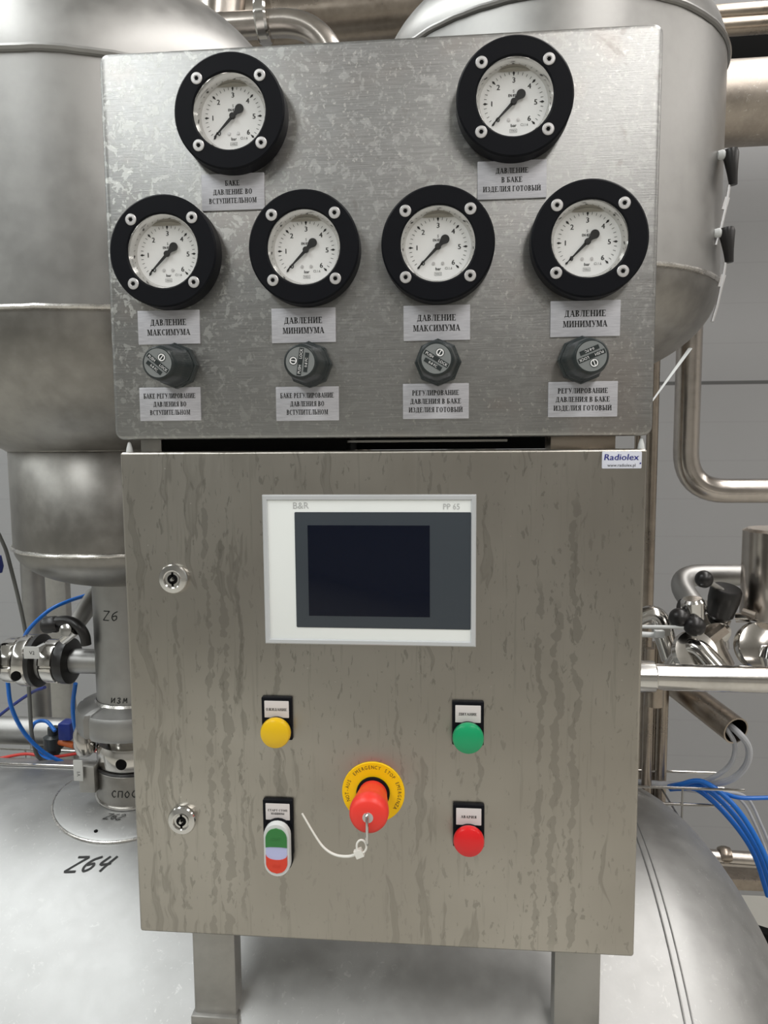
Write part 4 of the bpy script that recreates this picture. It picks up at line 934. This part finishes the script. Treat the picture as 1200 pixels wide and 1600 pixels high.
lampb(.0886, .1190, 'red', 'АВАРИЯ', .62, 'round red lamp under its АВАРИЯ legend')
# start-stop double button
dx, dz = -.1000, .1035
db = thing('double_pushbutton', 'green and red double pushbutton in an oval pale housing', 'button', (dx, 0, dz))
legend(db, dx - .0006, dz - .010, dz + .0465, [('СТАРТ СТОП', .80), ('МАШИНЫ', .56)])
def oval(hw, hh, y, n=12, cz=0):
    return [(dx + hw * math.cos(t), y, dz + cz + (hh - hw) + hw * math.sin(t)) for t in [PI * k / n for k in range(n + 1)]] + [(dx + hw * math.cos(t), y, dz + cz - (hh - hw) + hw * math.sin(t)) for t in [PI + PI * k / n for k in range(n + 1)]]
part(MB().loft([oval(.0142, .0285, -.002), oval(.0142, .0285, -.0065), oval(.0134, .0277, -.008)], True, True), 'collar', 'black', db)
part(MB().loft([oval(.0132, .0275, -.006), oval(.0132, .0275, -.013), oval(.0124, .0267, -.0150), oval(.0112, .0255, -.0150)], True, True), 'housing', 'rim', db)
def seg_(z0, z1, c0, c1, mat, name, y=-.0162):       # a slice of the inner oval between two bowed lines
    hw, hh = .0106, .0232; ou = []
    def half(z): 
        k = abs(z) - (hh - hw); return hw if k <= 0 else math.sqrt(max(hw * hw - k * k, 0))
    N = 14; left, right = [], []
    for i in range(N + 1):
        z = z0 + (z1 - z0) * i / N; h = half(z)
        right.append((dx + h, z)); left.append((dx - h, z))
    top = [(dx + half(z1) * math.cos(PI * k / 10), z1 + c1 * math.sin(PI * k / 10)) for k in range(1, 10)] if half(z1) > .001 and c1 else []
    bot = [(dx - half(z0) * math.cos(PI * k / 10), z0 + c0 * math.sin(PI * k / 10)) for k in range(1, 10)] if half(z0) > .001 and c0 else []
    loop = right + top + left[::-1] + bot
    seen = []; 
    for p_ in loop:
        if not seen or (abs(p_[0] - seen[-1][0]) + abs(p_[1] - seen[-1][1])) > 1e-6: seen.append(p_)
    if (abs(seen[0][0] - seen[-1][0]) + abs(seen[0][1] - seen[-1][1])) < 1e-6: seen.pop()
    part(MB().loft([[(a, -.0140, dz + b) for a, b in seen], [(a, y, dz + b) for a, b in seen]]), name, mat, db)
seg_(.0034, .0232, .0008, 0, 'gbtn', 'green_key'); seg_(-.0232, -.0042, 0, -.0052, 'rbtn', 'red_key'); seg_(-.0042, .0034, -.0052, .0008, 'lbtn', 'lens_window', -.0156)
tb = MB(); tb.addmesh(sans('START'), (dx, -.0164, dz + .0120), X_ * .8, Z_, .0030); part(tb, 'lettering', 'gbtn', db)
tb = MB(); tb.addmesh(sans('STOP'), (dx, -.0164, dz - .0160), X_ * .8, Z_, .0030); part(tb, 'lettering', 'rbtn', db)

# emergency stop
ex, ez = -.0050, .1600
es = thing('emergency_stop', 'red emergency stop mushroom button on a yellow lettered ring', 'button', (ex, 0, ez))
rg = part(MB().lathe([(.0310, 0), (.0310, .0014), (.0305, .0018), (.0150, .0018), (.0148, .0002)], (ex, 0, ez), (0, -1, 0), 80, cap=False), 'legend_ring', 'ering', es)
part(MB().lathe([(.0165, .0020), (.0165, .004), (.0145, .005), (0, .005)], (ex, 0, ez), (0, -1, 0), 48), 'collar', 'black', es)
part(MB().lathe([(.0140, .004), (.0145, .010), (.0160, .020), (.0172, .028), (.0172, .0315), (.0182, .0345), (.0186, .038), (.0181, .0435), (.0168, .0470), (.0142, .0490), (.0080, .0502), (0, .0504)], (ex, 0, ez), (0, -1, 0), 72), 'mushroom_head', 'mush', es, sharp=60)
def arc_text(mb, txt, r, a0, da, h):
    for i, ch in enumerate(txt):
        if ch == ' ': continue
        a = math.radians(a0 - da * i); o_ = Vector((ex + r * math.cos(a), -.00195, ez + r * math.sin(a)))
        mb.addmesh(sans(ch), o_, Vector((math.sin(a), 0, -math.cos(a))) * .80, Vector((math.cos(a), 0, math.sin(a))), h)
tb = MB()
arc_text(tb, 'EMERGENCY STOP', .0262, 135, 7.4, .0036); arc_text(tb, 'EMERGENZA', .0262, 24, 7.3, .0036); arc_text(tb, 'NOT-AUS', .0262, 198, 7.3, .0036); arc_text(tb, 'ARRET', .0262, -58, 7.3, .0036)
part(tb, 'lettering', 'ink', rg)
part(MB().lathe([(.0050, .0496), (.0050, .0508), (0, .0508)], (ex, 0, ez), (0, -1, 0), 32), 'key_boss', 'zinc', es)
# small metal loop hanging from the boss, and the cable tie on it
c_ = Vector((ex - .0008, -.0516, ez - .0105)); n = 32
lp_ = [c_ + Vector((.0006 * math.cos(2 * PI * k / n), -.0042 * math.cos(2 * PI * k / n), .0145 * math.sin(2 * PI * k / n))) for k in range(n)]
ky = part(MB().tube(lp_, .0014, 8, closed=True), 'key_loop', 'chrome', es)
zt = thing('cable_tie', 'white nylon cable tie hanging from the emergency stop, its tail curling left', 'cable tie', c_ + Vector((-.002, 0, -.013)))
h_ = at(561, 1333, -.0516); l_ = h_ + Vector((.0025, 0, .0072))
n = 28
part(MB().tube([l_ + Vector((.0045 * math.cos(2 * PI * k / n), -.001, .0062 * math.sin(2 * PI * k / n))) for k in range(n)], .0010, 8, closed=True), 'loop', 'tie', zt)
part(MB().obox(h_, (1, 0, .45), (0, 0, 1), .0075, .005, .0075), 'tie_head', 'tie', zt)
part(MB().tube(catmull([h_, at(545, 1338, -.049), at(525, 1336, -.047), at(508, 1326, -.045), at(494, 1308, -.043), at(472, 1271, -.041)], 8), .0015, 8, .0009), 'tail', 'tie', zt)
